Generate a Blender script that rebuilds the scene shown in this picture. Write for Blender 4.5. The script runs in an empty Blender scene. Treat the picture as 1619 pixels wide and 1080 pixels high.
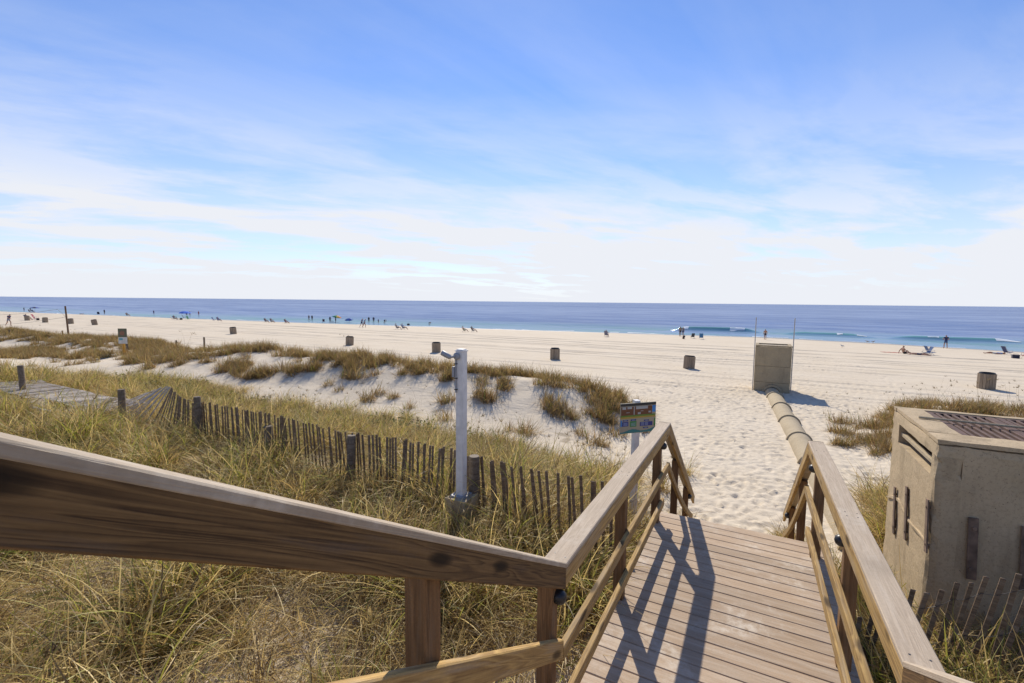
import bpy, math, random
import numpy as np
from mathutils import Matrix, Vector
rnd = random.Random(7); rng = np.random.default_rng(11)
SC = bpy.context.scene
COL = SC.collection

# ------------------------------------------------------------------ camera
CAM_Z = 4.45
YAW = math.radians(27.856)                      # camera looks this far left of the seaward axis (+Y)
R_ = Vector((math.cos(YAW), math.sin(YAW), 0)); F_ = Vector((-math.sin(YAW), math.cos(YAW), 0)); U_ = Vector((0, 0, 1))
def _mix(a, b, c): return R_*a + F_*b + U_*c
cx_ = _mix(.99995, .00087, .01016); cy_ = -_mix(.0102, -.0857, -.9963); cz_ = -_mix(0, .9963, -.0857)
cam_d = bpy.data.cameras.new('camera'); cam = bpy.data.objects.new('camera', cam_d); COL.objects.link(cam)
m = Matrix.Identity(4)
for i in range(3): m[i][0] = cx_[i]; m[i][1] = cy_[i]; m[i][2] = cz_[i]
m.translation = (0, 0, CAM_Z); cam.matrix_world = m
cam_d.sensor_width = 36; cam_d.lens = 16.343; cam_d.clip_end = 60000; cam_d.clip_start = .05
cam_d.dof.use_dof = True; cam_d.dof.focus_distance = 9.0; cam_d.dof.aperture_fstop = 15.0
SC.camera = cam

# ------------------------------------------------------------------ sky, sun, exposure
SUN_EL = math.radians(39.0); SUN_AZ = YAW       # sun stands straight ahead of the camera
world = bpy.data.worlds.new('World'); SC.world = world; world.use_nodes = True
nt = world.node_tree; nt.nodes.clear()
def N(t, **k):
    n = nt.nodes.new(t)
    for a, b in k.items(): setattr(n, a, b)
    return n
def L(a, b): nt.links.new(a, b)
sky = N('ShaderNodeTexSky'); sky.sky_type = 'NISHITA'; sky.sun_disc = False
sky.sun_elevation = SUN_EL; sky.sun_rotation = -SUN_AZ; sky.altitude = 0
sky.air_density = 1.0; sky.dust_density = .02; sky.ozone_density = 3.6
tc = N('ShaderNodeTexCoord'); sp = N('ShaderNodeSeparateXYZ'); L(tc.outputs['Generated'], sp.inputs[0])
def M(op, a, b=None, c=None, clamp=False):
    n = N('ShaderNodeMath', operation=op); n.use_clamp = clamp
    for i, v in enumerate((a, b, c)):
        if v is None: continue
        if isinstance(v, (int, float)): n.inputs[i].default_value = v
        else: L(v, n.inputs[i])
    return n.outputs[0]
def ramp(v, stops):
    n = N('ShaderNodeValToRGB'); L(v, n.inputs[0]); el = n.color_ramp.elements
    while len(el) < len(stops): el.new(.5)
    for e, (p, c) in zip(el, stops): e.position = p; e.color = (c, c, c, 1)
    return n.outputs[0]
zc = M('ADD', M('MAXIMUM', sp.outputs[2], 0.0), .10)
u = M('DIVIDE', sp.outputs[0], zc); v = M('DIVIDE', sp.outputs[1], zc)
cmb = N('ShaderNodeCombineXYZ'); L(u, cmb.inputs[0]); L(v, cmb.inputs[1])
def cloud(rot, scale, loc, detail, rough, dist):
    mp = N('ShaderNodeMapping', vector_type='TEXTURE'); mp.inputs['Rotation'].default_value = (0, 0, rot); mp.inputs['Scale'].default_value = tuple(1/q for q in scale); mp.inputs['Location'].default_value = loc
    L(cmb.outputs[0], mp.inputs['Vector'])
    n = N('ShaderNodeTexNoise'); n.inputs['Scale'].default_value = 1; n.inputs['Detail'].default_value = detail
    n.inputs['Roughness'].default_value = rough; n.inputs['Distortion'].default_value = dist
    L(mp.outputs[0], n.inputs['Vector']); return n.outputs['Fac']
CL_COV = cloud(1.3, (.12, .26, 1), (-4.0, 2.0, 0), 2, .5, 0)
CL_STREAK = cloud(1.31, (.22, 1.7, 1), (-4.0, 2.0, 0), 8, .55, .35)
CL_PUFF = cloud(.9, (.9, 1.7, 1), (5.2, 1.9, 0), 10, .6, .3)
cov = ramp(CL_COV, [(.40, 0), (.62, 1)])
st = M('MULTIPLY', ramp(CL_STREAK, [(.44, 0), (.86, 1)]), M('ADD', M('MULTIPLY', cov, .85), .0))
pf = ramp(M('ADD', CL_PUFF, M('MULTIPLY', cov, .08)), [(.45, 0), (.62, 1)])
low = ramp(sp.outputs[2], [(.0, 1), (.10, .80), (.24, .30), (.40, .03), (.55, 0)])          # thin cloud deck thickens towards the horizon
mask = M('ADD', M('MULTIPLY', st, .36), M('MULTIPLY', pf, M('ADD', M('MULTIPLY', low, .80), .05)))
mask = M('ADD', mask, M('MULTIPLY', low, M('ADD', .22, M('MULTIPLY', cov, .45))))
mask = M('ADD', mask, ramp(sp.outputs[2], [(0, .72), (.05, .44), (.12, .10), (.2, 0)]), clamp=True)   # sea haze at the horizon
tint = N('ShaderNodeMix', data_type='RGBA', blend_type='MULTIPLY'); tint.inputs[0].default_value = 1; L(sky.outputs[0], tint.inputs[6]); tint.inputs[7].default_value = (.65, .72, .91, 1)
cm = N('ShaderNodeMix', data_type='RGBA'); L(mask, cm.inputs[0]); L(tint.outputs[2], cm.inputs[6])
cm.inputs[7].default_value = (5.0, 5.15, 5.5, 1)
bg = N('ShaderNodeBackground'); bg.inputs[1].default_value = .10; L(cm.outputs[2], bg.inputs[0])
wo = N('ShaderNodeOutputWorld'); L(bg.outputs[0], wo.inputs[0])

sun_d = bpy.data.lights.new('sun', 'SUN'); sun_d.energy = 3.05; sun_d.angle = math.radians(.53); sun_d.color = (1, .91, .775)
sun = bpy.data.objects.new('sun', sun_d); COL.objects.link(sun)
sdir = Vector((-math.sin(SUN_AZ)*math.cos(SUN_EL), math.cos(SUN_AZ)*math.cos(SUN_EL), math.sin(SUN_EL)))
sun.rotation_euler = sdir.to_track_quat('Z', 'Y').to_euler(); sun.location = (0, 0, 40)
SC.view_settings.view_transform = 'Standard'; SC.view_settings.look = 'None'
SC.view_settings.exposure = .76; SC.view_settings.gamma = 1; SC.view_settings.use_curve_mapping = False
SC.cycles.max_bounces = 8; SC.cycles.transparent_max_bounces = 12
SC.cycles.use_denoising = True

# ------------------------------------------------------------------ materials
class NT:
    def __init__(s, name):
        s.m = bpy.data.materials.new(name); s.m.use_nodes = True; s.t = s.m.node_tree; s.t.nodes.clear()
        s.out = s.n('ShaderNodeOutputMaterial'); s.b = s.n('ShaderNodeBsdfPrincipled'); s.l(s.b.outputs[0], s.out.inputs[0])
    def n(s, t, **k):
        q = s.t.nodes.new(t)
        for a, b in k.items(): setattr(q, a, b)
        return q
    def l(s, a, b): s.t.links.new(a, b)
    def set(s, sock, v):
        if isinstance(v, (int, float)): s.b.inputs[sock].default_value = v
        elif isinstance(v, tuple): s.b.inputs[sock].default_value = (*v, 1) if len(v) == 3 else v
        else: s.l(v, s.b.inputs[sock])
    def math(s, op, a, b=None, clamp=False):
        q = s.n('ShaderNodeMath', operation=op); q.use_clamp = clamp
        for i, v in enumerate((a, b)):
            if v is None: continue
            if isinstance(v, (int, float)): q.inputs[i].default_value = v
            else: s.l(v, q.inputs[i])
        return q.outputs[0]
    def mix(s, f, a, b, mode='MIX'):
        q = s.n('ShaderNodeMix', data_type='RGBA', blend_type=mode)
        for i, v in ((0, f), (6, a), (7, b)):
            if isinstance(v, (int, float)): q.inputs[i].default_value = v
            elif isinstance(v, tuple): q.inputs[i].default_value = (*v, 1)
            else: s.l(v, q.inputs[i])
        return q.outputs[2]
    def ramp(s, v, stops):
        q = s.n('ShaderNodeValToRGB'); s.l(v, q.inputs[0]); el = q.color_ramp.elements
        while len(el) < len(stops): el.new(.5)
        for e, (p, c) in zip(el, stops):
            e.position = p; e.color = (c, c, c, 1) if isinstance(c, (int, float)) else (*c, 1)
        return q.outputs[0]
    def coords(s, kind='Object', scale=(1, 1, 1), rand=0., rot=(0, 0, 0)):
        v = s.n('ShaderNodeTexCoord').outputs[kind]
        if rand:
            oi = s.n('ShaderNodeObjectInfo'); a = s.n('ShaderNodeVectorMath', operation='SCALE'); a.inputs[0].default_value = (rand, rand*.37, rand*.73)
            s.l(oi.outputs['Random'], a.inputs['Scale']); b = s.n('ShaderNodeVectorMath', operation='ADD'); s.l(v, b.inputs[0]); s.l(a.outputs[0], b.inputs[1]); v = b.outputs[0]
        mp = s.n('ShaderNodeMapping'); mp.inputs['Scale'].default_value = scale; mp.inputs['Rotation'].default_value = rot; s.l(v, mp.inputs['Vector']); return mp.outputs[0]
    def noise(s, vec, scale=1., detail=4, rough=.55, dist=0.):
        q = s.n('ShaderNodeTexNoise'); q.inputs['Scale'].default_value = scale; q.inputs['Detail'].default_value = detail
        q.inputs['Roughness'].default_value = rough; q.inputs['Distortion'].default_value = dist; s.l(vec, q.inputs['Vector']); return q.outputs['Fac']
    def bump(s, h, strength=.5, dist=.01):
        q = s.n('ShaderNodeBump'); q.inputs['Strength'].default_value = strength; q.inputs['Distance'].default_value = dist
        s.l(h, q.inputs['Height']); s.l(q.outputs[0], s.b.inputs['Normal'])
    def attr(s, name):
        q = s.n('ShaderNodeAttribute'); q.attribute_name = name; return q

def plain(name, c, rough=.6, metal=0., var=.12):
    k = NT(name); f = k.noise(k.coords('Object', (9, 9, 9), rand=5), 1, 3)
    k.set('Base Color', k.mix(k.ramp(f, [(.3, 0.), (.7, 1.)]), tuple(x*(1-var) for x in c), tuple(min(1, x*(1+var)) for x in c)))
    k.set('Roughness', rough); k.set('Metallic', metal); return k.m

def wood(name, light, dark, grey, grain=26., knots=0., wear=.35, rough=.75, bump=.35, ring=7., nring=9., dust=None):
    k = NT(name); v = k.coords('Object', (2.6, grain*4.2, grain*4.2), rand=23)
    wv = k.coords('Object', (.8, ring*1.25, ring*1.25), rand=11)
    n1 = k.noise(v, 1, 8, .62); n2 = k.noise(wv, 1, 2, .5, .6)
    rings = k.math('FRACT', k.math('MULTIPLY', n2, nring)); rings = k.ramp(rings, [(0, 0.), (.75, 1.), (1., .05)])
    f = k.math('ADD', k.math('MULTIPLY', n1, .74), k.math('MULTIPLY', rings, .26))
    c = k.mix(k.ramp(f, [(.28, 0.), (.72, 1.)]), dark, light)
    w = k.noise(k.coords('Object', (2.2, 22, 22), rand=31), 1, 6, .62)
    c = k.mix(k.ramp(w, [(.62-wear*.5, 0.), (.78, 1.)]), c, grey)
    hgt = f
    if knots:
        vo = k.n('ShaderNodeTexVoronoi'); vo.inputs['Scale'].default_value = 1; k.l(k.coords('Object', (2.6, 8.5, 8.5), rand=17), vo.inputs['Vector'])
        kn = k.ramp(vo.outputs['Distance'], [(.10, 1.), (.16, .75), (.24, 0.)])
        c = k.mix(k.math('MULTIPLY', kn, knots), c, tuple(x*.22 for x in dark))
    fine = k.noise(k.coords('Object', (70, 70, 70)), 1, 3)
    c = k.mix(.16, c, k.mix(fine, (.02, .015, .01), (.9, .8, .7)), 'OVERLAY')
    oi = k.n('ShaderNodeObjectInfo'); tone = k.n('ShaderNodeMapRange'); tone.inputs['To Min'].default_value = .84; tone.inputs['To Max'].default_value = 1.12; k.l(oi.outputs['Random'], tone.inputs['Value'])
    c = k.mix(1., c, tone.outputs[0], 'MULTIPLY')
    if dust:                                               # blown sand and scuffs lying across the boards
        gp = k.n('ShaderNodeNewGeometry').outputs['Position']; d1 = k.noise(gp, 1.6, 9, .68, .4); d2 = k.noise(gp, 14., 5, .7)
        dm = k.math('MULTIPLY', k.ramp(d1, [(.52, 0.), (.68, 1.)]), k.ramp(d2, [(.38, 0.), (.62, .8)])); c = k.mix(dm, c, dust)
        st_ = k.noise(gp, .9, 5, .6); c = k.mix(k.ramp(st_, [(.30, .35), (.46, 0.)]), c, tuple(x*.5 for x in dark))
    k.set('Base Color', c); k.set('Roughness', rough); k.b.inputs['Specular IOR Level'].default_value = .25
    k.bump(hgt, bump, .003); return k.m

W_CAP = wood('composite_cap', (.49, .405, .30), (.345, .275, .20), (.513, .437, .34), grain=60, wear=.2, ring=13, bump=.6, nring=16., dust=(.60, .53, .43))
W_DECK = wood('composite_deck', (.475, .362, .25), (.37, .27, .18), (.53, .44, .335), grain=46, wear=.32, ring=6, bump=.35, dust=(.66, .59, .48))
W_RAIL = wood('treated_rail', (.52, .35, .13), (.21, .125, .048), (.36, .285, .195), grain=36, knots=.85, wear=.25, ring=8, nring=12.)
W_TOP = wood('treated_top_rail', (.24, .145, .06), (.06, .033, .015), (.138, .098, .069), grain=38, knots=.9, wear=.10, ring=11, nring=15.)
W_POST = wood('treated_post', (.25, .142, .065), (.115, .062, .028), (.20, .145, .095), grain=30, knots=.4, wear=.2, ring=9)
W_SLAT = wood('weathered_slat', (.26, .185, .12), (.095, .066, .044), (.33, .265, .20), grain=60, wear=.25, ring=14)
W_FLAT = wood('bleached_slat', (0.462, 0.407, 0.341), (0.264, 0.220, 0.176), (0.550, 0.506, 0.451), grain=60, wear=.5, ring=14)
W_FPOST = wood('fence_post_wood', (.19, .145, .10), (.085, .062, .042), (.25, .21, .165), grain=24, wear=.4, ring=10)
W_BIN = wood('bin_slat_wood', (0.345, 0.270, 0.190), (0.196, 0.149, 0.103), (0.391, 0.322, 0.253), grain=20, wear=.4, ring=6)
METAL = plain('galvanised_metal', (.42, .41, .40), .5, .25)
DARKMETAL = plain('dark_metal', (.045, .045, .05), .5, .3)
RUST = plain('rusty_iron', (.175, .12, .085), .9, .0, .45)
RUSTDARK = plain('rusted_grate_iron', (.115, .066, .05), .8, .0, .3)
WHITEP = plain('white_vinyl', (.70, .69, .68), .45)
LIGHTGREY = plain('grey_plastic', (.30, .31, .33), .5)
BLACKP = plain('black_plastic', (.02, .02, .022), .4)

def concrete(name, base, dark, tan, streak=1.):
    k = NT(name); o = k.coords('Object', (1, 1, 1), rand=13)
    big = k.noise(o, 1.6, 6, .62); fine = k.noise(o, 34, 6, .7); pit = k.noise(o, 85, 2, .5)
    vs = k.noise(k.coords('Object', (3.5, 3.5, .8), rand=13), 1, 6, .62)
    c = k.mix(k.ramp(big, [(.32, 0.), (.68, 1.)]), base, tan)
    c = k.mix(k.math('MULTIPLY', k.ramp(vs, [(.48, 0.), (.72, 1.)]), .65*streak), c, dark)
    c = k.mix(k.ramp(fine, [(.32, .35), (.5, 0.)]), c, dark)
    c = k.mix(k.ramp(pit, [(.24, .8), (.34, 0.)]), c, tuple(x*.3 for x in dark))
    k.set('Base Color', c); k.set('Roughness', .9); k.b.inputs['Specular IOR Level'].default_value = .2
    k.bump(k.math('ADD', k.math('MULTIPLY', fine, .7), k.math('MULTIPLY', k.ramp(pit, [(.22, 0.), (.36, 1.)]), .6)), .6, .012); return k.m
CONC = concrete('weathered_concrete', (.46, .362, .23), (.15, .108, .062), (.53, .415, .265), .7)
CONC_PIPE = concrete('pipe_concrete', (.42, .345, .23), (.28, .22, .14), (.47, .39, .265), .6)
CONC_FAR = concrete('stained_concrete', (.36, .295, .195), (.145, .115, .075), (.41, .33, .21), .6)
PATCH = concrete('grey_mortar', (.19, .16, .12), (.10, .085, .06), (.25, .21, .155), .3)

# sand: dry quartz sand, damp near the water, plant litter under the grass
k = NT('beach_sand'); o = k.coords('Object')
a_veg = k.attr('veg').outputs['Fac']; a_wet = k.attr('wet').outputs['Fac']; a_path = k.attr('fine').outputs['Fac']
n_big = k.noise(o, .35, 5, .6); n_mid = k.noise(o, 3.5, 5, .62); n_fine = k.noise(o, 60, 4, .7)
streak = k.noise(k.coords('Object', (.07, 1.9, 1)), 1, 6, .65)
c = k.mix(k.ramp(n_big, [(.3, 0.), (.7, 1.)]), (.61, .52, .385), (.665, .58, .45))
c = k.mix(k.math('MULTIPLY', k.ramp(streak, [(.42, 0.), (.70, 1.)]), k.math('MULTIPLY', a_path, .5)), c, (.50, .417, .312))
c = k.mix(k.ramp(n_fine, [(.30, .30), (.46, 0.)]), c, (.40, .33, .24))
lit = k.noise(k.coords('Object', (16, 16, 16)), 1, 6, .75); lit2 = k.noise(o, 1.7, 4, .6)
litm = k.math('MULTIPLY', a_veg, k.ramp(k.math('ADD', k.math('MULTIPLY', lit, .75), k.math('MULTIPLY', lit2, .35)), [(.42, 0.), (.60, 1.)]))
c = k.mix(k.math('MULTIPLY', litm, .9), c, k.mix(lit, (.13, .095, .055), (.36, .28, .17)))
c = k.mix(a_wet, c, (.26, .225, .18))
k.set('Base Color', c); k.set('Roughness', k.ramp(a_wet, [(0, .95), (1, .35)])); k.b.inputs['Specular IOR Level'].default_value = .2
hb = k.math('ADD', k.math('MULTIPLY', n_mid, 1.), k.math('MULTIPLY', n_fine, .12))
hb = k.math('ADD', hb, k.math('MULTIPLY', streak, 1.2))
dimple = k.noise(k.coords('Object', (3.2, 4.2, 4)), 1, 3, .55)
hb = k.math('ADD', hb, k.math('MULTIPLY', k.ramp(dimple, [(.30, 0.), (.52, 1.)]), .5))
k.bump(hb, .5, .04); SAND = k.m

# sea
k = NT('sea_water'); o = k.coords('Object'); dep = k.attr('deep').outputs['Fac']; crest = k.attr('crest').outputs['Fac']
w1 = k.noise(k.coords('Object', (.05, .16, 1)), 1, 5, .6); w2 = k.noise(k.coords('Object', (.35, 1.0, 1)), 1, 6, .62); w3 = k.noise(k.coords('Object', (.010, .05, 1)), 1, 5, .6); w4 = k.noise(k.coords('Object', (.0022, .010, 1)), 1, 5, .6)
c = k.mix(dep, (.16, .30, .31), (.085, .14, .30))
st_ = k.math('ADD', k.math('MULTIPLY', w1, .35), k.math('ADD', k.math('MULTIPLY', w3, .35), k.math('MULTIPLY', w4, .3)))
c = k.mix(k.math('MULTIPLY', k.ramp(st_, [(.43, 0.), (.57, 1.)]), .85), c, (.23, .30, .46))
c = k.mix(crest, c, (.13, .34, .24))
hb = k.math('ADD', k.math('MULTIPLY', w1, 2.2), k.math('MULTIPLY', w2, .5)); hb = k.math('ADD', hb, k.math('MULTIPLY', w3, 4.))
bp = k.n('ShaderNodeBump'); bp.inputs['Strength'].default_value = .3; bp.inputs['Distance'].default_value = .4; k.l(hb, bp.inputs['Height'])
df = k.n('ShaderNodeBsdfDiffuse'); gl = k.n('ShaderNodeBsdfGlossy'); gl.inputs['Roughness'].default_value = .07; gl.inputs[0].default_value = (.82, .90, 1, 1)
k.l(c, df.inputs[0]); k.l(bp.outputs[0], df.inputs['Normal']); k.l(bp.outputs[0], gl.inputs['Normal'])
mx = k.n('ShaderNodeMixShader'); mx.inputs[0].default_value = .24; k.l(df.outputs[0], mx.inputs[1]); k.l(gl.outputs[0], mx.inputs[2])
k.t.nodes.remove(k.b); k.l(mx.outputs[0], k.out.inputs[0]); SEA = k.m
k = NT('sea_foam'); n = k.noise(k.coords('Object', (1.2, 2.5, 1)), 1, 6, .7)
k.set('Base Color', k.mix(n, (.60, .66, .68), (.88, .90, .90))); k.set('Roughness', .8); FOAM = k.m

# grass blades: colour stored per blade, a little light passes through
def blade_mat(name, hue=1.):
    k = NT(name); col = k.attr('col').outputs['Color']; oi = k.n('ShaderNodeObjectInfo')
    c = k.mix(k.math('MULTIPLY', oi.outputs['Random'], .35), col, k.mix(.5, col, (.30, .235, .10)))
    d = k.n('ShaderNodeBsdfDiffuse'); t = k.n('ShaderNodeBsdfTranslucent'); g = k.n('ShaderNodeBsdfGlossy'); g.inputs['Roughness'].default_value = .45
    k.l(c, d.inputs[0]); k.l(c, t.inputs[0]); g.inputs[0].default_value = (.9, .9, .85, 1)
    m1 = k.n('ShaderNodeMixShader'); m1.inputs[0].default_value = .46; k.l(d.outputs[0], m1.inputs[1]); k.l(t.outputs[0], m1.inputs[2])
    m2 = k.n('ShaderNodeMixShader'); m2.inputs[0].default_value = .025; k.l(m1.outputs[0], m2.inputs[1]); k.l(g.outputs[0], m2.inputs[2])
    k.t.nodes.remove(k.b); k.l(m2.outputs[0], k.out.inputs[0]); return k.m
BLADE = blade_mat('dune_grass_blade')

# ------------------------------------------------------------------ mesh helpers
def link(o, parent=None):
    COL.objects.link(o)
    if parent is not None: o.parent = parent
    return o
def mesh(name, V, Fc, mats, smooth=False):
    me = bpy.data.meshes.new(name); me.from_pydata([tuple(map(float, v)) for v in V], [], Fc)
    for mt in (mats if isinstance(mats, (list, tuple)) else [mats]): me.materials.append(mt)
    if smooth:
        me.polygons.foreach_set('use_smooth', [True]*len(me.polygons)); me.update(); me.set_sharp_from_angle(angle=math.radians(38))
    me.update(); return me
def tag(o, label, cat, group=None, kind=None):
    o['label'] = label; o['category'] = cat
    if group: o['group'] = group
    if kind: o['kind'] = kind
    return o
def thing(name, loc, label, cat, group=None, rz=0.):
    e = bpy.data.objects.new(name, None); e.empty_display_size = .1; e.location = loc; e.rotation_euler = (0, 0, rz); COL.objects.link(e)
    return tag(e, label, cat, group)
def off(parent): return Vector(parent.location) if parent is not None else Vector((0, 0, 0))
def beam_mesh(name, L_, w, h, mat, ch=.004, e0=0., e1=0.):
    """board along local X, chamfered edges; e0/e1 lean the end cuts"""
    a, b = w/2, h/2
    prof = [(-a+ch, -b), (a-ch, -b), (a, -b+ch), (a, b-ch), (a-ch, b), (-a+ch, b), (-a, b-ch), (-a, -b+ch)]
    V = [(-L_/2+e0*z, y, z) for y, z in prof]+[(L_/2+e1*z, y, z) for y, z in prof]
    Fc = [tuple(range(7, -1, -1)), tuple(range(8, 16))]+[(i, (i+1) % 8, 8+(i+1) % 8, 8+i) for i in range(8)]
    return mesh(name, V, Fc, mat)
def beam(name, A, B, w, h, mat, parent=None, up=(0, 0, 1), ch=.004, e0=0., e1=0.):
    A = Vector(A); B = Vector(B); d = B-A; x = d.normalized(); y = Vector(up).cross(x).normalized(); z = x.cross(y)
    o = bpy.data.objects.new(name, beam_mesh(name, d.length, w, h, mat, ch, e0, e1)); link(o, parent)
    mt = Matrix((x, y, z)).transposed().to_4x4(); mt.translation = (A+B)/2-off(parent); o.matrix_basis = mt
    return o
def place(name, me, loc, parent=None, mt=None):
    o = bpy.data.objects.new(name, me); link(o, parent)
    if mt is not None: o.matrix_basis = mt
    o.location = Vector(loc)-off(parent); return o
class MB:
    def __init__(s): s.V = []; s.F = []; s.M = []
    def add(s, V, Fc, mi=0):
        b = len(s.V); s.V += [tuple(v) for v in V]; s.F += [tuple(i+b for i in f) for f in Fc]; s.M += [mi]*len(Fc)
    def box(s, c, d, mi=0, rz=0.):
        cs, sn = math.cos(rz), math.sin(rz); V = []
        for z in (-1, 1):
            for x, y in ((-1, -1), (1, -1), (1, 1), (-1, 1)):
                X, Y = x*d[0]/2, y*d[1]/2; V.append((c[0]+X*cs-Y*sn, c[1]+X*sn+Y*cs, c[2]+z*d[2]/2))
        s.add(V, [(3, 2, 1, 0), (4, 5, 6, 7), (0, 1, 5, 4), (1, 2, 6, 5), (2, 3, 7, 6), (3, 0, 4, 7)], mi)
    def tube(s, pts, r, n=8, mi=0, cap=True):
        P = [Vector(p) for p in pts]; rs = r if isinstance(r, (list, tuple)) else [r]*len(P); V = []
        for i, p in enumerate(P):
            t = (P[min(i+1, len(P)-1)]-P[max(i-1, 0)]).normalized(); a = Vector((0, 0, 1)) if abs(t.z) < .95 else Vector((1, 0, 0))
            x = a.cross(t).normalized(); y = t.cross(x)
            V += [p+(x*math.cos(2*math.pi*k/n)+y*math.sin(2*math.pi*k/n))*rs[i] for k in range(n)]
        Fc = [(i*n+k, i*n+(k+1) % n, (i+1)*n+(k+1) % n, (i+1)*n+k) for i in range(len(P)-1) for k in range(n)]
        if cap: Fc += [tuple(range(n-1, -1, -1)), tuple(range((len(P)-1)*n, len(P)*n))]
        s.add(V, Fc, mi)
    def lathe(s, prof, n=20, c=(0, 0, 0), mi=0):
        V = [(c[0]+r*math.cos(2*math.pi*k/n), c[1]+r*math.sin(2*math.pi*k/n), c[2]+z) for r, z in prof for k in range(n)]
        Fc = [(i*n+k, i*n+(k+1) % n, (i+1)*n+(k+1) % n, (i+1)*n+k) for i in range(len(prof)-1) for k in range(n)]
        Fc += [tuple(range(n-1, -1, -1)), tuple(range((len(prof)-1)*n, len(prof)*n))]; s.add(V, Fc, mi)
    def me(s, name, mats, smooth=False):
        me = mesh(name, s.V, s.F, mats, smooth); me.polygons.foreach_set('material_index', s.M); return me
    def obj(s, name, mats, parent=None, loc=(0, 0, 0), smooth=False):
        o = bpy.data.objects.new(name, s.me(name, mats, smooth)); link(o, parent); o.location = Vector(loc)-off(parent) if parent is None or loc != (0, 0, 0) else -off(parent)
        return o

# ------------------------------------------------------------------ terrain

def _h(i,j,s):
    n=(i.astype(np.int64)*374761393+j.astype(np.int64)*668265263+s*1442695041)&0x7fffffff
    n=((n^(n>>13))*1274126177)&0x7fffffff
    n=n^(n>>16)
    return (n&0xffff)/65535.0
def vnoise(x,y,s=0):
    x=np.asarray(x,float);y=np.asarray(y,float)
    i=np.floor(x);j=np.floor(y);u=x-i;v=y-j
    u=u*u*u*(u*(u*6-15)+10);v=v*v*v*(v*(v*6-15)+10)
    i=i.astype(np.int64);j=j.astype(np.int64)
    a=_h(i,j,s);b=_h(i+1,j,s);c=_h(i,j+1,s);d=_h(i+1,j+1,s)
    return (a+(b-a)*u)*(1-v)+(c+(d-c)*u)*v
def fbm(x,y,o=4,s=0):
    r=0;a=.5;t=0
    for k in range(o):
        r=r+a*vnoise(x*2**k+7.3*k,y*2**k-3.1*k,s+k);t+=a;a*=.5
    return r/t
def sst(x,a,b):
    t=np.clip((x-a)/(b-a),0,1);return t*t*(3-2*t)
def shore(p):
    return np.interp(p,[-2000,-250,-117,-45,0,17,30,60,400],[66,68,76.5,86,92.5,90,84,82,80])+1.2*(vnoise(p/17.0,0*p+3.3,41)-.5)
def ridge_w(p): return 18.3+1.6*(vnoise(p/9.0,0*p,5)-.5)*2
def height(p,w):
    p=np.asarray(p,float);w=np.asarray(w,float)
    sh=shore(p)
    z=.2-1.6*np.clip((w-38)/(sh-38),-.0,None)
    z=np.where(w>sh,-1.4-.045*(w-sh),z); z=np.maximum(z,-4.0)
    # near dune the boardwalk stands on
    edge=11.8+2.2*(vnoise(p/3.0,w*0+1.7,11)-.5)
    left=sst(-p,.9,2.6); sh_=sst(w,6.2,9); right=sst(p-.75*sh_,.75,2.0)
    hl=1.42*(1-sst(w,4.6,edge)); hr=1.0*(1-sst(w,6.5,13.8)); hc=1.2*(1-sst(w,3.2,8.2))
    z=z+hl*left+hr*right*(1-left)+hc*(1-left)*(1-right)
    z=z+.28*(fbm(p/2.6,w/2.6,3,21)-.5)*sst(1-np.abs(w-6)/9,0,.4)*np.maximum(left,right)
    # swale
    z=z-.12*left*np.exp(-((w-14.5)/2.2)**2)
    # seaward ridge left of the path
    rl=sst(-p,3.0,6.5); rw=ridge_w(p)
    hgt=.5+.5*(vnoise(p/4.5,w*0+9.1,7)-.35)+.50*sst(p,-34,-20)
    z=z+rl*hgt*np.where(w<rw,np.exp(-((w-rw)/3.1)**2),np.exp(-((w-rw)/2.3)**2))
    z=z+.34*(fbm(p/1.5,w/1.5,3,31)-.5)*rl*np.exp(-((w-17.5)/3.2)**2)
    # vegetated hummock further along the ridge, far left
    z=z+.75*np.exp(-((p+27)/6.5)**2-((w-14.0)/3.2)**2)+.35*np.exp(-((p+40)/7)**2-((w-12.5)/4)**2)
    # low dune right of the pipe
    rr=sst(p,2.6,4.2)
    z=z+rr*(.40+.28*sst(p,4,7)+.25*(vnoise(p/2.7,w*0+4.4,17)-.5))*np.exp(-((w-16.7-4.6*sst(p,3.4,5.6))/2.5)**2)
    # soft undulation of the dry beach
    z=z+.05*(fbm(p/6,w/3,3,51)-.5)*sst(w,8,14)*(1-sst(w,70,88))
    return z
GZ = lambda x, y: float(height(np.array([x]), np.array([y]))[0])
def in_box(p, w): return (p > 1.45) & (p < 3.5) & (w > 5.7) & (w < 7.6)
def veg_near(p, w):                                    # cover on the dune round the boardwalk
    n = fbm(p/1.4, w/1.4, 3, 61); n2 = fbm(p/.6, w/.6, 2, 67)
    edge = 11.9+2.4*(vnoise(p/2.2, w*0+.5, 71)-.5)
    L_ = sst(-p, 1.05, 1.5)*(1-sst(w, edge-1.2, edge+.5))*(1-.97*np.exp(-((p+16.4)/3.9)**6-((w-5.2)/1.15)**6))*(1-sst(-p, 24, 32)*sst(w, 6, 8))
    bare = np.clip(sst(-p, 1.0, 2.3)+.8*sst(w, 3.4, 4.4), 0, 1)                           # thinner beside the deck and stairs
    L_ = L_*np.clip(.30+.70*bare+(n2-.5)*1.3*(1-bare), 0, 1)*np.where((p > -2.6) & (w > 8.2), .25, 1)
    e2 = 13.0+2.0*(vnoise(p/1.7, w*0+2.5, 73)-.5)
    Rr = sst(p-.9*sst(w, 6.6, 8.2), .95, 1.35)*(1-sst(w, e2-1.2, e2+.5))*(p < 14)*np.where((w > 8) & (n < .37), .12, 1)
    return np.clip(np.maximum(L_, Rr)*(.72+.6*n), 0, 1)*(~in_box(p, w))
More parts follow.
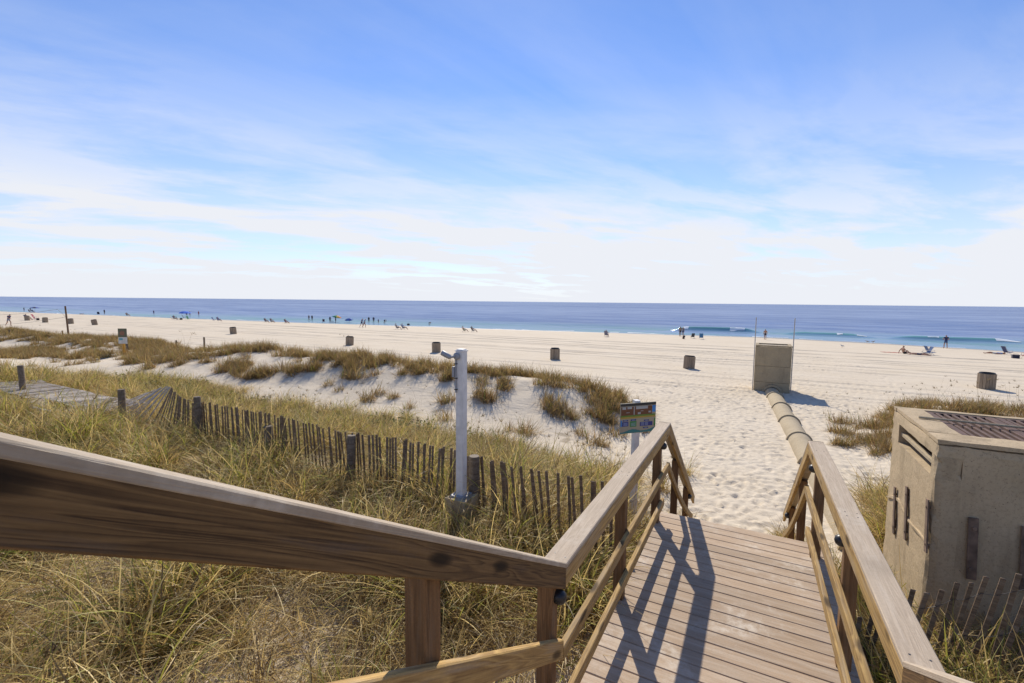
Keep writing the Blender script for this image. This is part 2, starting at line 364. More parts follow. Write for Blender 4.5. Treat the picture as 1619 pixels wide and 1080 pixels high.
def veg_ridge(p, w):                                   # tufts on the seaward ridge
    rw = ridge_w(p); n = fbm(p/1.5, w/1.0, 3, 81); n2 = fbm(p/.55, w/.45, 2, 85)
    a = sst(-p, 3.0, 4.2)*np.where(w < rw, np.exp(-((w-rw-.4)/2.7)**2), np.exp(-((w-rw-.4)/1.3)**2))
    g = sst(a*.74+(n-.5)*1.8+(n2-.5)*1.6, .50, .62)*(a > .05)
    hm = np.exp(-((p+29)/5.0)**2-((w-14.5)/2.0)**2)+np.exp(-((p+47)/9)**2-((w-13)/3.)**2)+np.exp(-((p+21)/4)**2-((w-9.6)/1.5)**2)
    g = np.maximum(g, sst(hm*.9+(n-.5)*1.4+(n2-.5)*.5, .46, .66)*(hm > .05))
    rr = sst(p, 1.9, 2.6)*np.exp(-((w-17.2-4.6*sst(p, 3.4, 5.6))/2.2)**2)
    g = np.maximum(g, sst(rr*.66+(n-.5)*1.8+(n2-.5)*1.5, .50, .64)*(rr > .05))
    return np.clip(g, 0, 1)
def axis(*segs):
    r = [segs[0][0]]
    for a, b, st in segs:
        n = max(1, int(round((b-a)/st))); r += list(a+(b-a)*np.arange(1, n+1)/n)
    return np.array(r)
PX = axis((-6000, -1200, 800), (-1200, -260, 60), (-260, -100, 4), (-100, -45, 1), (-45, -20, .35), (-20, -8, .14), (-8, 7, .06), (7, 16, .14), (16, 50, .5), (50, 120, 3), (120, 1200, 60), (1200, 6000, 800))
WY = axis((-300, -20, 40), (-20, -2, 1.5), (-2, 2, .25), (2, 26, .065), (26, 62, .13), (62, 100, .45), (100, 160, 4))
P2, W2 = np.meshgrid(PX, WY)
Z2 = height(P2, W2)
# trodden sand on the way to the water: real footprints
NP, NW = len(PX), len(WY)
def stamp(cx, cy, ang, la, lb, d):
    i0, i1 = np.searchsorted(PX, (cx-.34, cx+.34)); j0, j1 = np.searchsorted(WY, (cy-.34, cy+.34))
    if i1-i0 < 3 or j1-j0 < 3: return
    X = PX[None, i0:i1]-cx; Y = WY[j0:j1, None]-cy; c, s = math.cos(ang), math.sin(ang)
    q = ((X*c+Y*s)/la)**2+((-X*s+Y*c)/lb)**2
    Z2[j0:j1, i0:i1] += -d*np.exp(-q)+d*.55*np.exp(-(np.sqrt(q)-1.55)**2/.18)
for _ in range(9000):
    cy = 7.5+22*rng.random()**1.25; cx = -.2+(rng.normal()*(1.5+.10*(cy-7)))+.03*(cy-8)
    if cx < -6.5 or cx > 6.5 or abs(cx-(1.92-(cy-7.45)*.0641)) < .42: continue
    stamp(cx, cy, math.pi/2+rng.normal()*.7, .08+.09*rng.random()**2, .05+.05*rng.random()**2, .005+.022*rng.random()**1.5)
for _ in range(1600):
    stamp(-7+14*rng.random(), 20+28*rng.random(), rng.random()*3.1, .15, .09, .012+.015*rng.random())
# ruts left by the beach rake and patrol cars, along the shore
for w0, amp, ph, d in ((24.6, .35, .3, .045), (25.5, .35, .3, .045), (28.3, .6, 1.1, .05), (29.9, .6, 1.1, .05), (35.3, .5, 2.2, .05), (36.9, .5, 2.2, .06), (39.0, .9, .2, .07), (42.5, 1.2, 2.0, .07), (44.2, 1.2, 2.0, .08), (48.0, .8, 4.0, .08), (53.0, 1.3, 5.1, .10), (56.5, 1., .7, .10)):
    wl = w0+amp*np.sin(P2/23.0+ph)+.25*np.sin(P2/5.1+ph*3)
    k_ = d*(.35+1.1*vnoise(P2/2.3, W2*0+w0, 91))
    Z2 += np.where(P2 < 300, -.75*k_*np.exp(-((W2-wl)/.2)**2)+.45*k_*np.exp(-((W2-wl-.42)/.22)**2), 0)
VEG = np.clip(np.maximum(veg_near(P2, W2), .75*veg_ridge(P2, W2)), 0, 1)
VEG = np.where((W2 < 2.5) & (P2 < -1.2), np.maximum(VEG, .8), VEG)
WET = sst(W2, shore(P2)-5.5, shore(P2)-.8)*(.75+.5*(fbm(P2/4, W2/2, 3, 95)-.5))
FINE = sst(W2, 20, 27)
V = np.stack([P2, W2, Z2], -1).reshape(-1, 3).astype(np.float32)
idx = (np.arange(NW-1)[:, None]*NP+np.arange(NP-1)[None, :]).ravel()
Q = np.stack([idx, idx+1, idx+1+NP, idx+NP], -1).astype(np.int32)
def np_mesh(name, V, Q, mat, attrs=None, smooth=True):
    me = bpy.data.meshes.new(name); n = len(V); nq, s_ = Q.shape
    me.vertices.add(n); me.vertices.foreach_set('co', np.asarray(V, np.float32).ravel())
    me.loops.add(nq*s_); me.loops.foreach_set('vertex_index', Q.ravel().astype(np.int32))
    me.polygons.add(nq); me.polygons.foreach_set('loop_start', np.arange(0, nq*s_, s_, dtype=np.int32)); me.polygons.foreach_set('loop_total', np.full(nq, s_, np.int32))
    me.polygons.foreach_set('use_smooth', np.full(nq, smooth)); me.materials.append(mat); me.update(calc_edges=True)
    for k_, a in (attrs or {}).items():
        at = me.attributes.new(k_, 'FLOAT', 'POINT'); at.data.foreach_set('value', np.clip(a, 0, 1).ravel().astype(np.float32))
    me.validate(); return me
beach = link(bpy.data.objects.new('beach_sand', np_mesh('beach_sand', V, Q, SAND, {'veg': VEG, 'wet': WET, 'fine': FINE}))); beach['kind'] = 'structure'
beach['label'] = 'pale quartz sand beach with dunes and a trodden path'

# ------------------------------------------------------------------ sea
SX = axis((-20000, -4000, 2000), (-4000, -600, 200), (-600, -200, 12), (-200, -60, 3), (-60, 60, .8), (60, 200, 5), (200, 4000, 200), (4000, 20000, 2000))
SY = axis((62, 92, .6), (92, 116, .22), (116, 200, 1.5), (200, 500, 8), (500, 3000, 100), (3000, 30000, 1500))
SP, SW = np.meshgrid(SX, SY)
SZ = np.full(SP.shape, -1.4)
fadeo = np.exp(-np.clip(SW-95, 0, None)/260.)
SZ += fadeo*(.12*np.sin(SW/4.1+1.5*fbm(SP/40, SW/30, 2, 5)*6)+.16*(fbm(SP/9, SW/2.6, 3, 15)-.5))*sst(SW, shore(SP)-2, shore(SP)+10)
def crest_line(p, w0): return w0+1.6*np.sin(p/13.+.6)+.7*np.sin(p/4.7)
CR = np.zeros_like(SZ)
for w0, pa, pb, h_ in ((105.4, -18, 2, .90), (105.6, 3.0, 20, .55), (106.2, 20, 40, .60)):
    win = sst(SP, pa, pa+5)*(1-sst(SP, pb-5, pb)); d_ = SW-crest_line(SP, w0)
    b_ = win*np.where(d_ < 0, np.exp(-(d_/.85)**2), np.exp(-(d_/2.2)**2)); SZ += h_*b_; CR = np.maximum(CR, b_*np.clip(h_*1.9, 0, 1)*(d_ < .6))
DEEP = sst(SW-shore(SP), 2, 48)
V = np.stack([SP, SW, SZ], -1).reshape(-1, 3); n_ = len(SX); idx = (np.arange(len(SY)-1)[:, None]*n_+np.arange(n_-1)[None, :]).ravel()
Q = np.stack([idx, idx+1, idx+1+n_, idx+n_], -1)
sea = link(bpy.data.objects.new('sea', np_mesh('sea', V, Q, SEA, {'deep': DEEP, 'crest': CR}))); sea['kind'] = 'structure'; sea['label'] = 'blue gulf water with small green breaking waves'
# foam: draped on the breaking crests and along the water's edge
mb = MB()
def sea_z(p, w):
    i = int(np.clip(np.searchsorted(SX, p)-1, 0, len(SX)-2)); j = int(np.clip(np.searchsorted(SY, w)-1, 0, len(SY)-2))
    u_ = (p-SX[i])/(SX[i+1]-SX[i]); v_ = (w-SY[j])/(SY[j+1]-SY[j])
    return float((SZ[j, i]*(1-u_)+SZ[j, i+1]*u_)*(1-v_)+(SZ[j+1, i]*(1-u_)+SZ[j+1, i+1]*u_)*v_)
def nz(a, b, s): return float(vnoise(np.array([a]), np.array([b]), s)[0])
def foam_strip(pa, pb, wf, wid, seed, step=.5, gap=.45, n_=5):
    p = pa
    while p < pb:
        if nz(p/1.7, seed*1., 33) > gap:
            Vv = []
            for pp in (p, p+step*1.02):
                wv = wid*(.25+1.2*nz(pp/1.1, seed+4., 35)); c = wf(pp)
                for k_ in range(n_): w = c+wv*(k_/(n_-1)*2-1); Vv.append((pp, w, max(sea_z(pp, w), GZ(pp, w))+.03))
            mb.add(Vv, [(k_, n_+k_, n_+k_+1, k_+1) for k_ in range(n_-1)])
        p += step
for a_, b_, s_, g_ in ((-5, 2.0, 1, .40), (-16.5, -13, 2, .55)): foam_strip(a_, b_, lambda p: float(crest_line(p, 105.4))-.35, .6, s_, .3, g_)
foam_strip(8, 19, lambda p: float(crest_line(p, 105.6))-.35, .45, 3, .3, .52); foam_strip(25, 38, lambda p: float(crest_line(p, 106.2))-.3, .35, 5, .3, .66)
shf = lambda p: float(shore(np.array([p]))[0])+.6+.9*math.sin(p/5.3)+.5*math.sin(p/1.9)
for a_, b_, st in ((-240, -60, 2.5), (-60, 60, .8)): foam_strip(a_, b_, shf, .38, 9, st, .36, 3)
fo = mb.obj('sea_foam', FOAM); tag(fo, 'white foam on breaking waves and along the waterline', 'foam', kind='stuff')

# ------------------------------------------------------------------ boardwalk
DZ = 1.85
bw = thing('boardwalk', (-.1, 4.1, DZ), 'tan composite boardwalk landing with wooden stairs leading down to the sand', 'boardwalk')
plank_me = {}
def plank(x0, x1, w, z, L_=None, wid=.139, name='plank', parent=bw):
    key = (round(x1-x0, 3), wid)
    if key not in plank_me: plank_me[key] = beam_mesh('plank', x1-x0, wid, .026, W_DECK, .005)
    o = place(name, plank_me[key], ((x0+x1)/2, w, z-.013+rnd.uniform(-.0012, .0012)), parent); o.rotation_euler = (rnd.uniform(-.004, .004), 0, rnd.uniform(-.0012, .0012)); return o
for k_ in range(24): plank(-.99+rnd.uniform(-.004, .004), .80, 5.79-.1445*k_, DZ)
for s_ in (-.97, -.1, .77): beam('joist', (s_, 2.4, DZ-.127), (s_, 5.84, DZ-.127), .038, .19, W_POST, bw)
beam('fascia_board', (-.99, 5.862, DZ-.12), (.80, 5.862, DZ-.12), .03, .18, W_POST, bw)
for k_ in range(1, 8):                                     # stairs down to the sand
    z = DZ-.18*k_; w = 5.88+.27*(k_-1)
    plank(-.90, .62, w+.075, z); plank(-.90, .62, w+.075+.1445, z)
for s_ in (-.915, .635): beam('stringer', (s_, 5.88, DZ-.20), (s_, 8.6, DZ-.20-.665*2.72), .04, .26, W_POST, bw, e0=-.665, e1=-.665)
for k_ in range(1, 10):                                    # stairs up towards the house side
    z = DZ+.17*k_; w = 2.375-.285*(k_-1)
    plank(-.90, .61, w-.075, z); plank(-.90, .61, w-.075-.1445, z)
    beam('riser', (-.90, w-.012, z-.098), (.61, w-.012, z-.098), .02, .138, W_DECK, bw)
for s_ in (-.918, .628): beam('stringer', (s_, 2.37, DZ-.06), (s_, -.2, DZ-.06+.596*2.57), .03, .26, W_POST, bw, e0=.596, e1=.596)
for k_ in range(9): plank(-.99, .80, -.40-.1445*k_, DZ+.17*10, name='plank')
for s_ in (-.93, .63):
    for w in (-1.5, -.5): beam('support_post', (s_, w, 1.0), (s_, w, DZ+1.66), .09, .09, W_POST, bw, up=(0, 1, 0))

# ------------------------------------------------------------------ railings
CAPZ = DZ+1.13
def railing(side, pin, pfar, label):
    sg = -1 if side == 'l' else 1
    t = thing('railing', (pin+sg*.07, 4.1, DZ), label, 'railing', 'railings of the boardwalk')
    P_ = lambda d, w: (pin if w <= 2.4 else pin+(pfar-pin)*min(1, (w-2.4)/3.45))+sg*d
    up_s, dn_s = .596, .665
    capz = lambda w: CAPZ+(up_s*(2.365-w) if w < 2.365 else 0)-(dn_s*(w-5.876) if w > 5.876 else 0)
    def run(name, d, drop, w0, w1, wid, hgt, mat, gap=0., lift=0.):
        a = (P_(d, w0), w0, capz(w0)-drop-hgt/2+lift); b = (P_(d, w1), w1, capz(w1)-drop-hgt/2+lift)
        s_ = -(b[2]-a[2])/(w1-w0); hh = hgt
        return beam(name, a, b, wid, hh, mat, t, e0=-s_, e1=-s_, ch=.005)
    run('cap_board', .07, 0, -1.0, 2.363, .14, .028, W_CAP)
    run('cap_board', .07, 0, 2.366, 5.872, .14, .028, W_CAP)
    run('cap_board', .07, 0, 5.876, 9.09, .14, .028, W_CAP)
    run('top_rail', .021, .031, -1.0, 2.360, .038, .115, W_TOP)
    run('top_rail', .021, .031, 2.363, 5.870, .038, .112, W_RAIL)
    run('top_rail', .021, .031, 5.874, 9.05, .038, .112, W_RAIL)
    run('stair_rail', .020, .464, -1.0, 2.345, .038, .105, W_RAIL)
    run('mid_rail', .019, .50, 2.349, 5.900, .038, .089, W_RAIL)
    run('low_rail', .0185, .855, 2.42, 5.62, .038, .089, W_RAIL)
    a = (P_(.018, 5.93), 5.904, CAPZ-.50-.05); b = (P_(.018, 8.9), 8.86, CAPZ-.50-.05-.64*2.95)
    # the outer stair rail sags a little: two boards
    mid = ((a[0]+b[0])/2, (a[1]+b[1])/2, (a[2]+b[2])/2-.07)
    q = MB(); n_ = 10; pts = []
    for i in range(n_+1):
        s_ = i/n_; pts.append((a[0], a[1]+(b[1]-a[1])*s_, a[2]+(b[2]-a[2])*s_-.10*math.sin(math.pi*s_)))
    Vv = []
    for x, y, z in pts: Vv += [(x-.019, y, z-.045), (x+.019, y, z-.045), (x+.019, y, z+.045), (x-.019, y, z+.045)]
    Fc = [(i*4+k2, i*4+(k2+1) % 4, i*4+4+(k2+1) % 4, i*4+4+k2) for i in range(n_) for k2 in range(4)]+[(3, 2, 1, 0), tuple(n_*4+k2 for k2 in range(4))]
    q.add(Vv, Fc); q.obj('bowed_rail', W_RAIL, t)
    for w in (-.45, 1.203, 2.300, 3.915, 5.545, 7.03, 8.42):
        zt = capz(w)-.031-(.0 if 2.365 < w < 5.876 else .03); x = P_(.087, w); zb = min(GZ(x, w)-.35, DZ-.3)
        if w < 0: zb = 1.0
        beam('post', (x, w, zb), (x, w, zt), .089, .089, W_POST, t, up=(0, 1, 0), ch=.004)
    for w in (2.325, 5.56, 8.42) if side == 'l' else (3.92, 5.55, 8.42):
        x = P_(.044, w); q = MB(); q.lathe([(.040, 0), (.043, .014), (.040, .035), (.027, .053), (.007, .06)], 14)
        o = q.obj('post_light', BLACKP, t, (x, w, capz(w)-.205), True); o.rotation_euler = (0, math.pi/2 if side == 'l' else -math.pi/2, 0)
    sm = MB(); sm.lathe([(.005, 0), (.005, .0015)], 8); sme = sm.me('screw', DARKMETAL)
    for w in (2.43, 3.88, 3.95, 5.50, 5.83):
        for dx in (.035, .105): place('screw', sme, (P_(dx, w)+rnd.uniform(-.006, .006), w+rnd.uniform(-.01, .01), CAPZ-.0005), t)
    return t
railing('l', -.886, -.886, 'wooden railing with flat grey-tan cap on the left side of the boardwalk')
railing('r', .600, .545, 'wooden railing with flat grey-tan cap on the right side of the boardwalk')

# ------------------------------------------------------------------ sand fences
def slat_meshes(mat, n=5):
    r = []
    for i in range(n):
        L_ = 1.16+rnd.uniform(-.03, .03); b = rnd.uniform(-.012, .012); wd = rnd.uniform(.033, .041); V_ = []
        for s_ in range(4):
            z = -L_+L_*s_/3; bx = b*math.sin(math.pi*s_/3); tw = wd*(1-.06*rnd.random())/2
            V_ += [(bx-tw, -.0045, z), (bx+tw, -.0045, z), (bx+tw, .0045, z+(.006 if s_ == 3 else 0)), (bx-tw, .0045, z)]
        Fc = [(i2*4+k2, i2*4+(k2+1) % 4, i2*4+4+(k2+1) % 4, i2*4+4+k2) for i2 in range(3) for k2 in range(4)]+[(3, 2, 1, 0), (12, 13, 14, 15)]
        r.append(mesh('slat', V_, Fc, mat))
    return r
SL = slat_meshes(W_SLAT); SLF = slat_meshes(W_FLAT)
def put_slat(me, top, d, parent, twist=0.):
    """slat hanging from its top end along -d"""
    z = Vector(d).normalized(); x = Vector((1, 0, 0)); y = z.cross(x).normalized(); x = y.cross(z)
    mt = Matrix((x, y, z)).transposed().to_4x4() @ Matrix.Rotation(twist, 4, 'Z'); mt.translation = Vector(top)-off(parent)
    o = bpy.data.objects.new('slat', me); link(o, parent); o.matrix_basis = mt; return o
FW = 5.04
lf = thing('sand_fence', (-8.0, FW, 1.5), 'weathered slat sand fence in the grass left of the boardwalk, far end fallen flat', 'fence', 'sand fences')
wires = [[], [], []]
def vn1(x, s): return float(vnoise(np.array([x]), np.array([.37]), s)[0])
p = -1.3
while p > -19.6:
    fall = float(sst(np.array([-p]), 9.9, 14.2)[0])            # 0 standing .. 1 lying towards the sea
    ln = (vn1(p/1.3, 3)-.5)*.34+rnd.uniform(-.05, .05); fw_ = (vn1(p/2.1, 4)-.5)*.25*(1-fall)
    th = fall*1.50+fw_; d = Vector((math.sin(ln)*.9, math.sin(th), math.cos(th)*math.cos(ln))).normalized()
    base_w = FW+.10*(vn1(p/2.6, 6)-.5)-.45*fall
    gz = GZ(p, base_w)
    zt = 2.44+.10*(vn1(p/1.7, 8)-.5)+rnd.uniform(-.025, .025)
    base_z = (zt-1.16)*(1-fall)+(gz+.30+.16*(vn1(p/1.9, 9)-.5))*fall
    top = Vector((p, base_w, base_z))+d*1.16
    if fall > .85:
        top.z = GZ(top.x, top.y)+.34+.12*(vn1(p/1.1, 12)-.5); d = (top-Vector((p, base_w, base_z))).normalized()
    if rnd.random() > .04:
        put_slat((SLF if fall > .3 else SL)[rnd.randrange(5)], top, d, lf, rnd.uniform(-.25, .25))
    for i_, s_ in enumerate((.12, .5, .88)): wires[i_].append(top-d*1.16*s_+Vector((0, -.008, .006*fall)))
    p -= (.073+rnd.uniform(-.012, .016))*(1. if fall < .08 else 1.5 if fall < .9 else .85)
for wl in wires:
    q = MB(); q.tube(wl, .0022, 5); q.obj('wire', DARKMETAL, lf)
for px_, zt, r_, ln in ((-18.0, 2.55, .07, .02), (-12.42, 2.42, .07, 0), (-9.38, 2.58, .062, .02), (-7.26, 2.30, .075, -.03), (-5.39, 2.40, .066, .03), (-3.15, 2.46, .072, .0)):
    q = MB(); gz = GZ(px_, FW-.1); q.lathe([(r_*1.03, 0), (r_, .5), (r_*.97, zt-gz+.3-.012), (r_*.9, zt-gz+.3)], 12)
    o = q.obj('fence_post', W_FPOST, lf, (px_, FW-.09, gz-.3), True); o.rotation_euler = (rnd.uniform(-.03, .03), ln, rnd.random()*6)
    for f in o.data.polygons: f.use_smooth = len(f.vertices) == 4
lg = MB(); lg.tube([(-13.5, 4.72, GZ(-13.5, 4.72)+.17), (-13.95, 5.25, GZ(-13.9, 5.2)+.30), (-14.4, 5.8, GZ(-14.4, 5.8)+.30)], [.062, .06, .055], 10)
tag(lg.obj('fallen_post', W_FPOST, smooth=True), 'loose round post lying across the fallen fence slats', 'post')
pv = MB(); pv.tube([(-15.5, 4.36, GZ(-15.5, 4.36)+.16), (-14.4, 4.40, GZ(-14.4, 4.4)+.13)], .03, 10)
tag(pv.obj('plastic_pipe', WHITEP, smooth=True), 'short white pipe lying in the grass by the fallen fence', 'pipe')
rf = thing('sand_fence', (1.6, FW, 1.2), 'dark slat sand fence leaning in front of the concrete box with the grate', 'fence', 'sand fences')
wires = [[], []]; p = .90
while p < 3.2:
    t_ = (p-1.0)/1.0; zt = 1.93+.45*min(1.1, max(-.3, (p-1.2)/.8))+rnd.uniform(-.03, .03); ln = .13+rnd.uniform(-.05, .06)
    d = Vector((math.sin(ln), -.05, math.cos(ln))).normalized(); wv = FW+.05*math.sin(p*3)-max(0, 1.25-p)*.9
    put_slat(SL[rnd.randrange(5)], (p, wv, zt), d, rf, rnd.uniform(-.3, .3))
    for i_, s_ in enumerate((.13, .48)): wires[i_].append(Vector((p, wv-.008, zt))-d*1.16*s_)
    p += .094+rnd.uniform(-.01, .012)
for wl in wires:
    q = MB(); q.tube(wl, .0022, 5); q.obj('wire', DARKMETAL, rf)

# ------------------------------------------------------------------ concrete structures
import bmesh
def rough_box(name, c, d, mat, parent, cell=.07, amp=.006, seed=0, round_=.02, keep=()):
    bm = bmesh.new(); bmesh.ops.create_cube(bm, size=1)
    for v in bm.verts: v.co = Vector((v.co.x*d[0], v.co.y*d[1], v.co.z*d[2]))
    for ax in range(3):
        n_ = max(1, int(d[ax]/cell)); es = [e for e in bm.edges if abs((e.verts[0].co-e.verts[1].co)[ax]) > d[ax]*.99]
        if n_ > 1: bmesh.ops.subdivide_edges(bm, edges=es, cuts=n_-1, use_grid_fill=True)
    bm.normal_update()
    for v in bm.verts:
        x, y, z = v.co; k_ = sum(abs(abs(v.co[a])-d[a]/2) < 1e-4 for a in range(3))
        n1 = vn3(x*3+seed, y*3, z*3); n2 = vn3(x*11+seed, y*11+4, z*11)
        v.co += v.normal*(amp*((n1-.5)*1.2+(n2-.5)*1.2))
        if any(abs((x, y, z)[ax]-sg_*d[ax]/2) < 1e-3 for ax, sg_ in keep): continue
        if k_ > 1: v.co -= v.normal*(round_*(.35+1.3*vn3(x*7+seed+9, y*7, z*7)**2))
    me = bpy.data.meshes.new(name); bm.to_mesh(me); bm.free(); me.materials.append(mat)
    return place(name, me, c, parent)
def vn3(x, y, z): return (float(vnoise(np.array([x+z*.7]), np.array([y-z*.9]), 3)[0])+float(vnoise(np.array([x*.6-z*1.3]), np.array([y*.7+z*1.1+5]), 9)[0]))/2
nb = thing('concrete_box', (2.45, 6.62, 1.0), 'tall weathered concrete drain box topped with rusty grate beside the right railing', 'drain box')
X0, X1, Y0, Y1, ZB, ZT = 1.59, 3.35, 5.80, 7.47, .5, 3.12
t_w = .2
rough_box('wall', ((X0+t_w+X1)/2-.002, Y0+t_w/2+.003, (ZB+ZT)/2), (X1-X0-t_w+.004, t_w, ZT-ZB), CONC, nb, seed=1, keep=((0, -1),))
rough_box('wall', ((X0+t_w+X1)/2, Y1-t_w/2-.003, (ZB+ZT)/2), (X1-X0-t_w, t_w, ZT-ZB), CONC, nb, .12, seed=2, keep=((0, -1),))
rough_box('wall', (X1-t_w/2, (Y0+Y1)/2, (ZB+ZT)/2), (t_w-.01, Y1-Y0-2*t_w-.004, ZT-ZB-.01), CONC, nb, .12, seed=3)
ya, yb = Y0, Y1                                            # left wall with its overflow slot
rough_box('wall', (X0+t_w/2, (ya+yb)/2, (ZB+2.78)/2), (t_w, yb-ya, 2.78-ZB), CONC, nb, .06, .009, seed=4, round_=.028, keep=((2, 1), (0, 1)))
rough_box('wall', (X0+t_w/2, (ya+yb)/2, (3.0+ZT)/2), (t_w, yb-ya, ZT-3.0), CONC, nb, .05, .009, seed=5, round_=.014, keep=((2, -1), (0, 1)))
rough_box('slot_jamb', (X0+t_w/2, ya+.065, 2.89), (t_w, .13, .222), CONC, nb, .05, .009, seed=4, round_=.02, keep=((2, 1), (2, -1), (1, 1)))
rough_box('slot_jamb', (X0+t_w/2, yb-.16, 2.89), (t_w, .32, .222), CONC, nb, .05, .009, seed=4, round_=.02, keep=((2, 1), (2, -1), (1, -1)))
beam('slot_bar', (X0+.05, ya+.10, 2.885), (X0+.05, yb-.30, 2.885), .05, .04, CONC_PIPE, nb)
core = MB(); core.box(((X0+X1)/2, (Y0+Y1)/2, 1.4), (X1-X0-2*t_w, Y1-Y0-2*t_w, .1)); core.obj('inner_floor', CONC_FAR, nb)
rough_box('rim', (X0+.14, (Y0+.335+Y1-.1)/2, ZT+.025), (.27, Y1-Y0-.445, .05), CONC, nb, seed=7, round_=.012)
rough_box('rim', ((X0+X1)/2, Y0+.165, ZT+.026), (X1-X0+.01, .34, .052), CONC, nb, seed=8, round_=.012)
rough_box('rim', ((X0+X1)/2, Y1-.04, ZT+.024), (X1-X0, .11, .05), CONC, nb, seed=9, round_=.012)
rough_box('rim', (X1-.06, (Y0+Y1)/2+.1, ZT+.022), (.12, Y1-Y0-.46, .046), CONC, nb, seed=10, round_=.012)
for gx0, gx1 in ((X0+.285, X0+.90), (X0+.915, X0+1.60)):
    gf = MB(); gy0, gy1 = Y0+.345, Y1-.105; zc_ = ZT+.018
    for gx in (gx0+.03, gx1-.03): gf.box((gx, (gy0+gy1)/2, zc_), (.06, gy1-gy0, .03))
    for gy in (gy0+.02, gy1-.02): gf.box(((gx0+gx1)/2, gy, zc_-.001), (gx1-gx0-.122, .04, .028))
    go = gf.obj('grate', RUSTDARK, nb)
    bm_me = beam_mesh('grate_bar', gy1-gy0-.085, .030, .10, RUSTDARK, .003); x = gx0+.10
    while x < gx1-.07:
        b_ = place('grate_bar', bm_me, (x, (gy0+gy1)/2, zc_-.037), None); b_.parent = go; b_.rotation_euler = (0, 0, math.pi/2); b_.location = Vector((x, (gy0+gy1)/2, zc_-.037))
        x += .074
q = MB(); q.tube([(X0+.08, 6.77, ZT+.066), (X1-.1, 6.745, ZT+.062)], .013, 8); q.obj('hold_down_rod', CONC_PIPE, nb, smooth=True)
for w_, z0, z1, ln in ((7.02, 1.70, 2.25, .08), (6.56, 1.84, 2.42, .08), (5.86, 2.03, 2.54, .06)):
    br = beam('iron_strap', (X0-.018, w_-ln, z0), (X0-.018, w_+ln*.2, z1), .075, .014, RUST, nb, up=(1, 0, 0))
    for s_ in (.15, .85):
        q = MB(); yy = w_-ln+(ln*1.2)*s_; zz = z0+(z1-z0)*s_; q.tube([(X0+.01, yy, zz), (X0-.031, yy, zz)], .012, 8); bo = q.obj('bolt', RUST, nb)
for x_, z0, z1 in ((1.90, 1.86, 2.46), (2.262, 1.86, 2.46)):
    beam('iron_strap', (x_+.012, Y0-.018, z0), (x_-.012, Y0-.018, z1), .075, .012, RUST, nb, up=(0, -1, 0))
    for zz in (z0+.1, z1-.1):
        q = MB(); q.tube([(x_, Y0, zz), (x_, Y0-.036, zz)], .017, 8); q.obj('bolt', RUST, nb)
def patch(pts_c, wid, nrm, mat, name='mortar_patch'):
    """uneven proud strip of mortar along a crack"""
    q = MB(); n_ = 22; Vv = []; P3 = [Vector(a) for a in pts_c]; nn = Vector(nrm)
    for i in range(n_+1):
        s_ = i/n_*(len(P3)-1); a_ = int(min(s_, len(P3)-2)); c_ = P3[a_].lerp(P3[a_+1], s_-a_)
        h_ = wid*(.55+.9*vn3(i*.37, 2.2, wid*9)); j = (vn3(i*.5, 7.1, 1)-.5)*wid*.9; e_ = .3 if i in (0, n_) else 1
        Vv += [c_+Vector((0, 0, j-h_*e_/2))-nn*.02, c_+Vector((0, 0, j-h_*.3*e_))+nn*(.010+.012*vn3(i*.9, 1, 3)), c_+Vector((0, 0, j+h_*.32*e_))+nn*(.008+.014*vn3(i*.8, 4, 3)), c_+Vector((0, 0, j+h_*e_/2))-nn*.02]
    Fc = [(i*4+k2, i*4+4+k2, i*4+5+k2, i*4+1+k2) for i in range(n_) for k2 in range(3)]
    q.add(Vv, Fc); return q.obj(name, mat, nb)
patch([(X0-.0, 7.40, 2.00), (X0, 6.9, 2.13), (X0, 6.4, 2.07), (X0, 5.83, 2.10)], .045, (-1, 0, 0), CONC)

PB = lambda w: 1.92-(w-7.47)*.0641                        # pipe axis
pipe = thing('concrete_pipe', (1.4, 15.5, .2), 'long concrete drain pipe with raised collars half buried in the sand', 'pipe')
cw = [7.5, 9.55, 11.95, 14.35, 16.75, 19.15, 21.55, 23.95, 25.45]; PR = .325; PZ = .14
for i in range(len(cw)-1):
    q = MB(); a, b = cw[i], cw[i+1]; dz = rnd.uniform(-.012, .012); dx = rnd.uniform(-.012, .012)
    q.tube([(PB(a)+dx, a, PZ+dz), (PB((a+b)/2)+dx, (a+b)/2, PZ+dz+.003), (PB(b)+dx, b, PZ+dz)], PR, 36, cap=False); o = q.obj('pipe_section', CONC_PIPE, pipe, smooth=True)
    if i:
        q = MB(); n_ = 40; Vv = []; yc = a
        for rr, yy in ((PR-.02, yc-.035), (PR+.05, yc-.034), (PR+.052, yc+.03), (PR+.04, yc+.04), (PR-.01, yc+.041)):
            Vv += [(PB(yy)+rr*math.cos(2*math.pi*k2/n_), yy, PZ+rr*math.sin(2*math.pi*k2/n_)) for k2 in range(n_)]
        q.add(Vv, [(j*n_+k2, j*n_+(k2+1) % n_, (j+1)*n_+(k2+1) % n_, (j+1)*n_+k2) for j in range(4) for k2 in range(n_)])
        q.obj('collar', CONC_PIPE, pipe)
fb = thing('concrete_outfall', (.74, 26.2, 0), 'square concrete outfall box with two thin poles standing on the open sand', 'outfall box')
bx0, bx1, by0, by1 = -.03, 1.50, 25.5, 27.0
rough_box('core', ((bx0+bx1)/2, (by0+by1)/2+.02, 1.14), (bx1-bx0-.03, by1-by0-.03, 2.48), CONC_FAR, fb, .14, .006, 20)
zs = [-.2, .68, 1.46, 2.40]
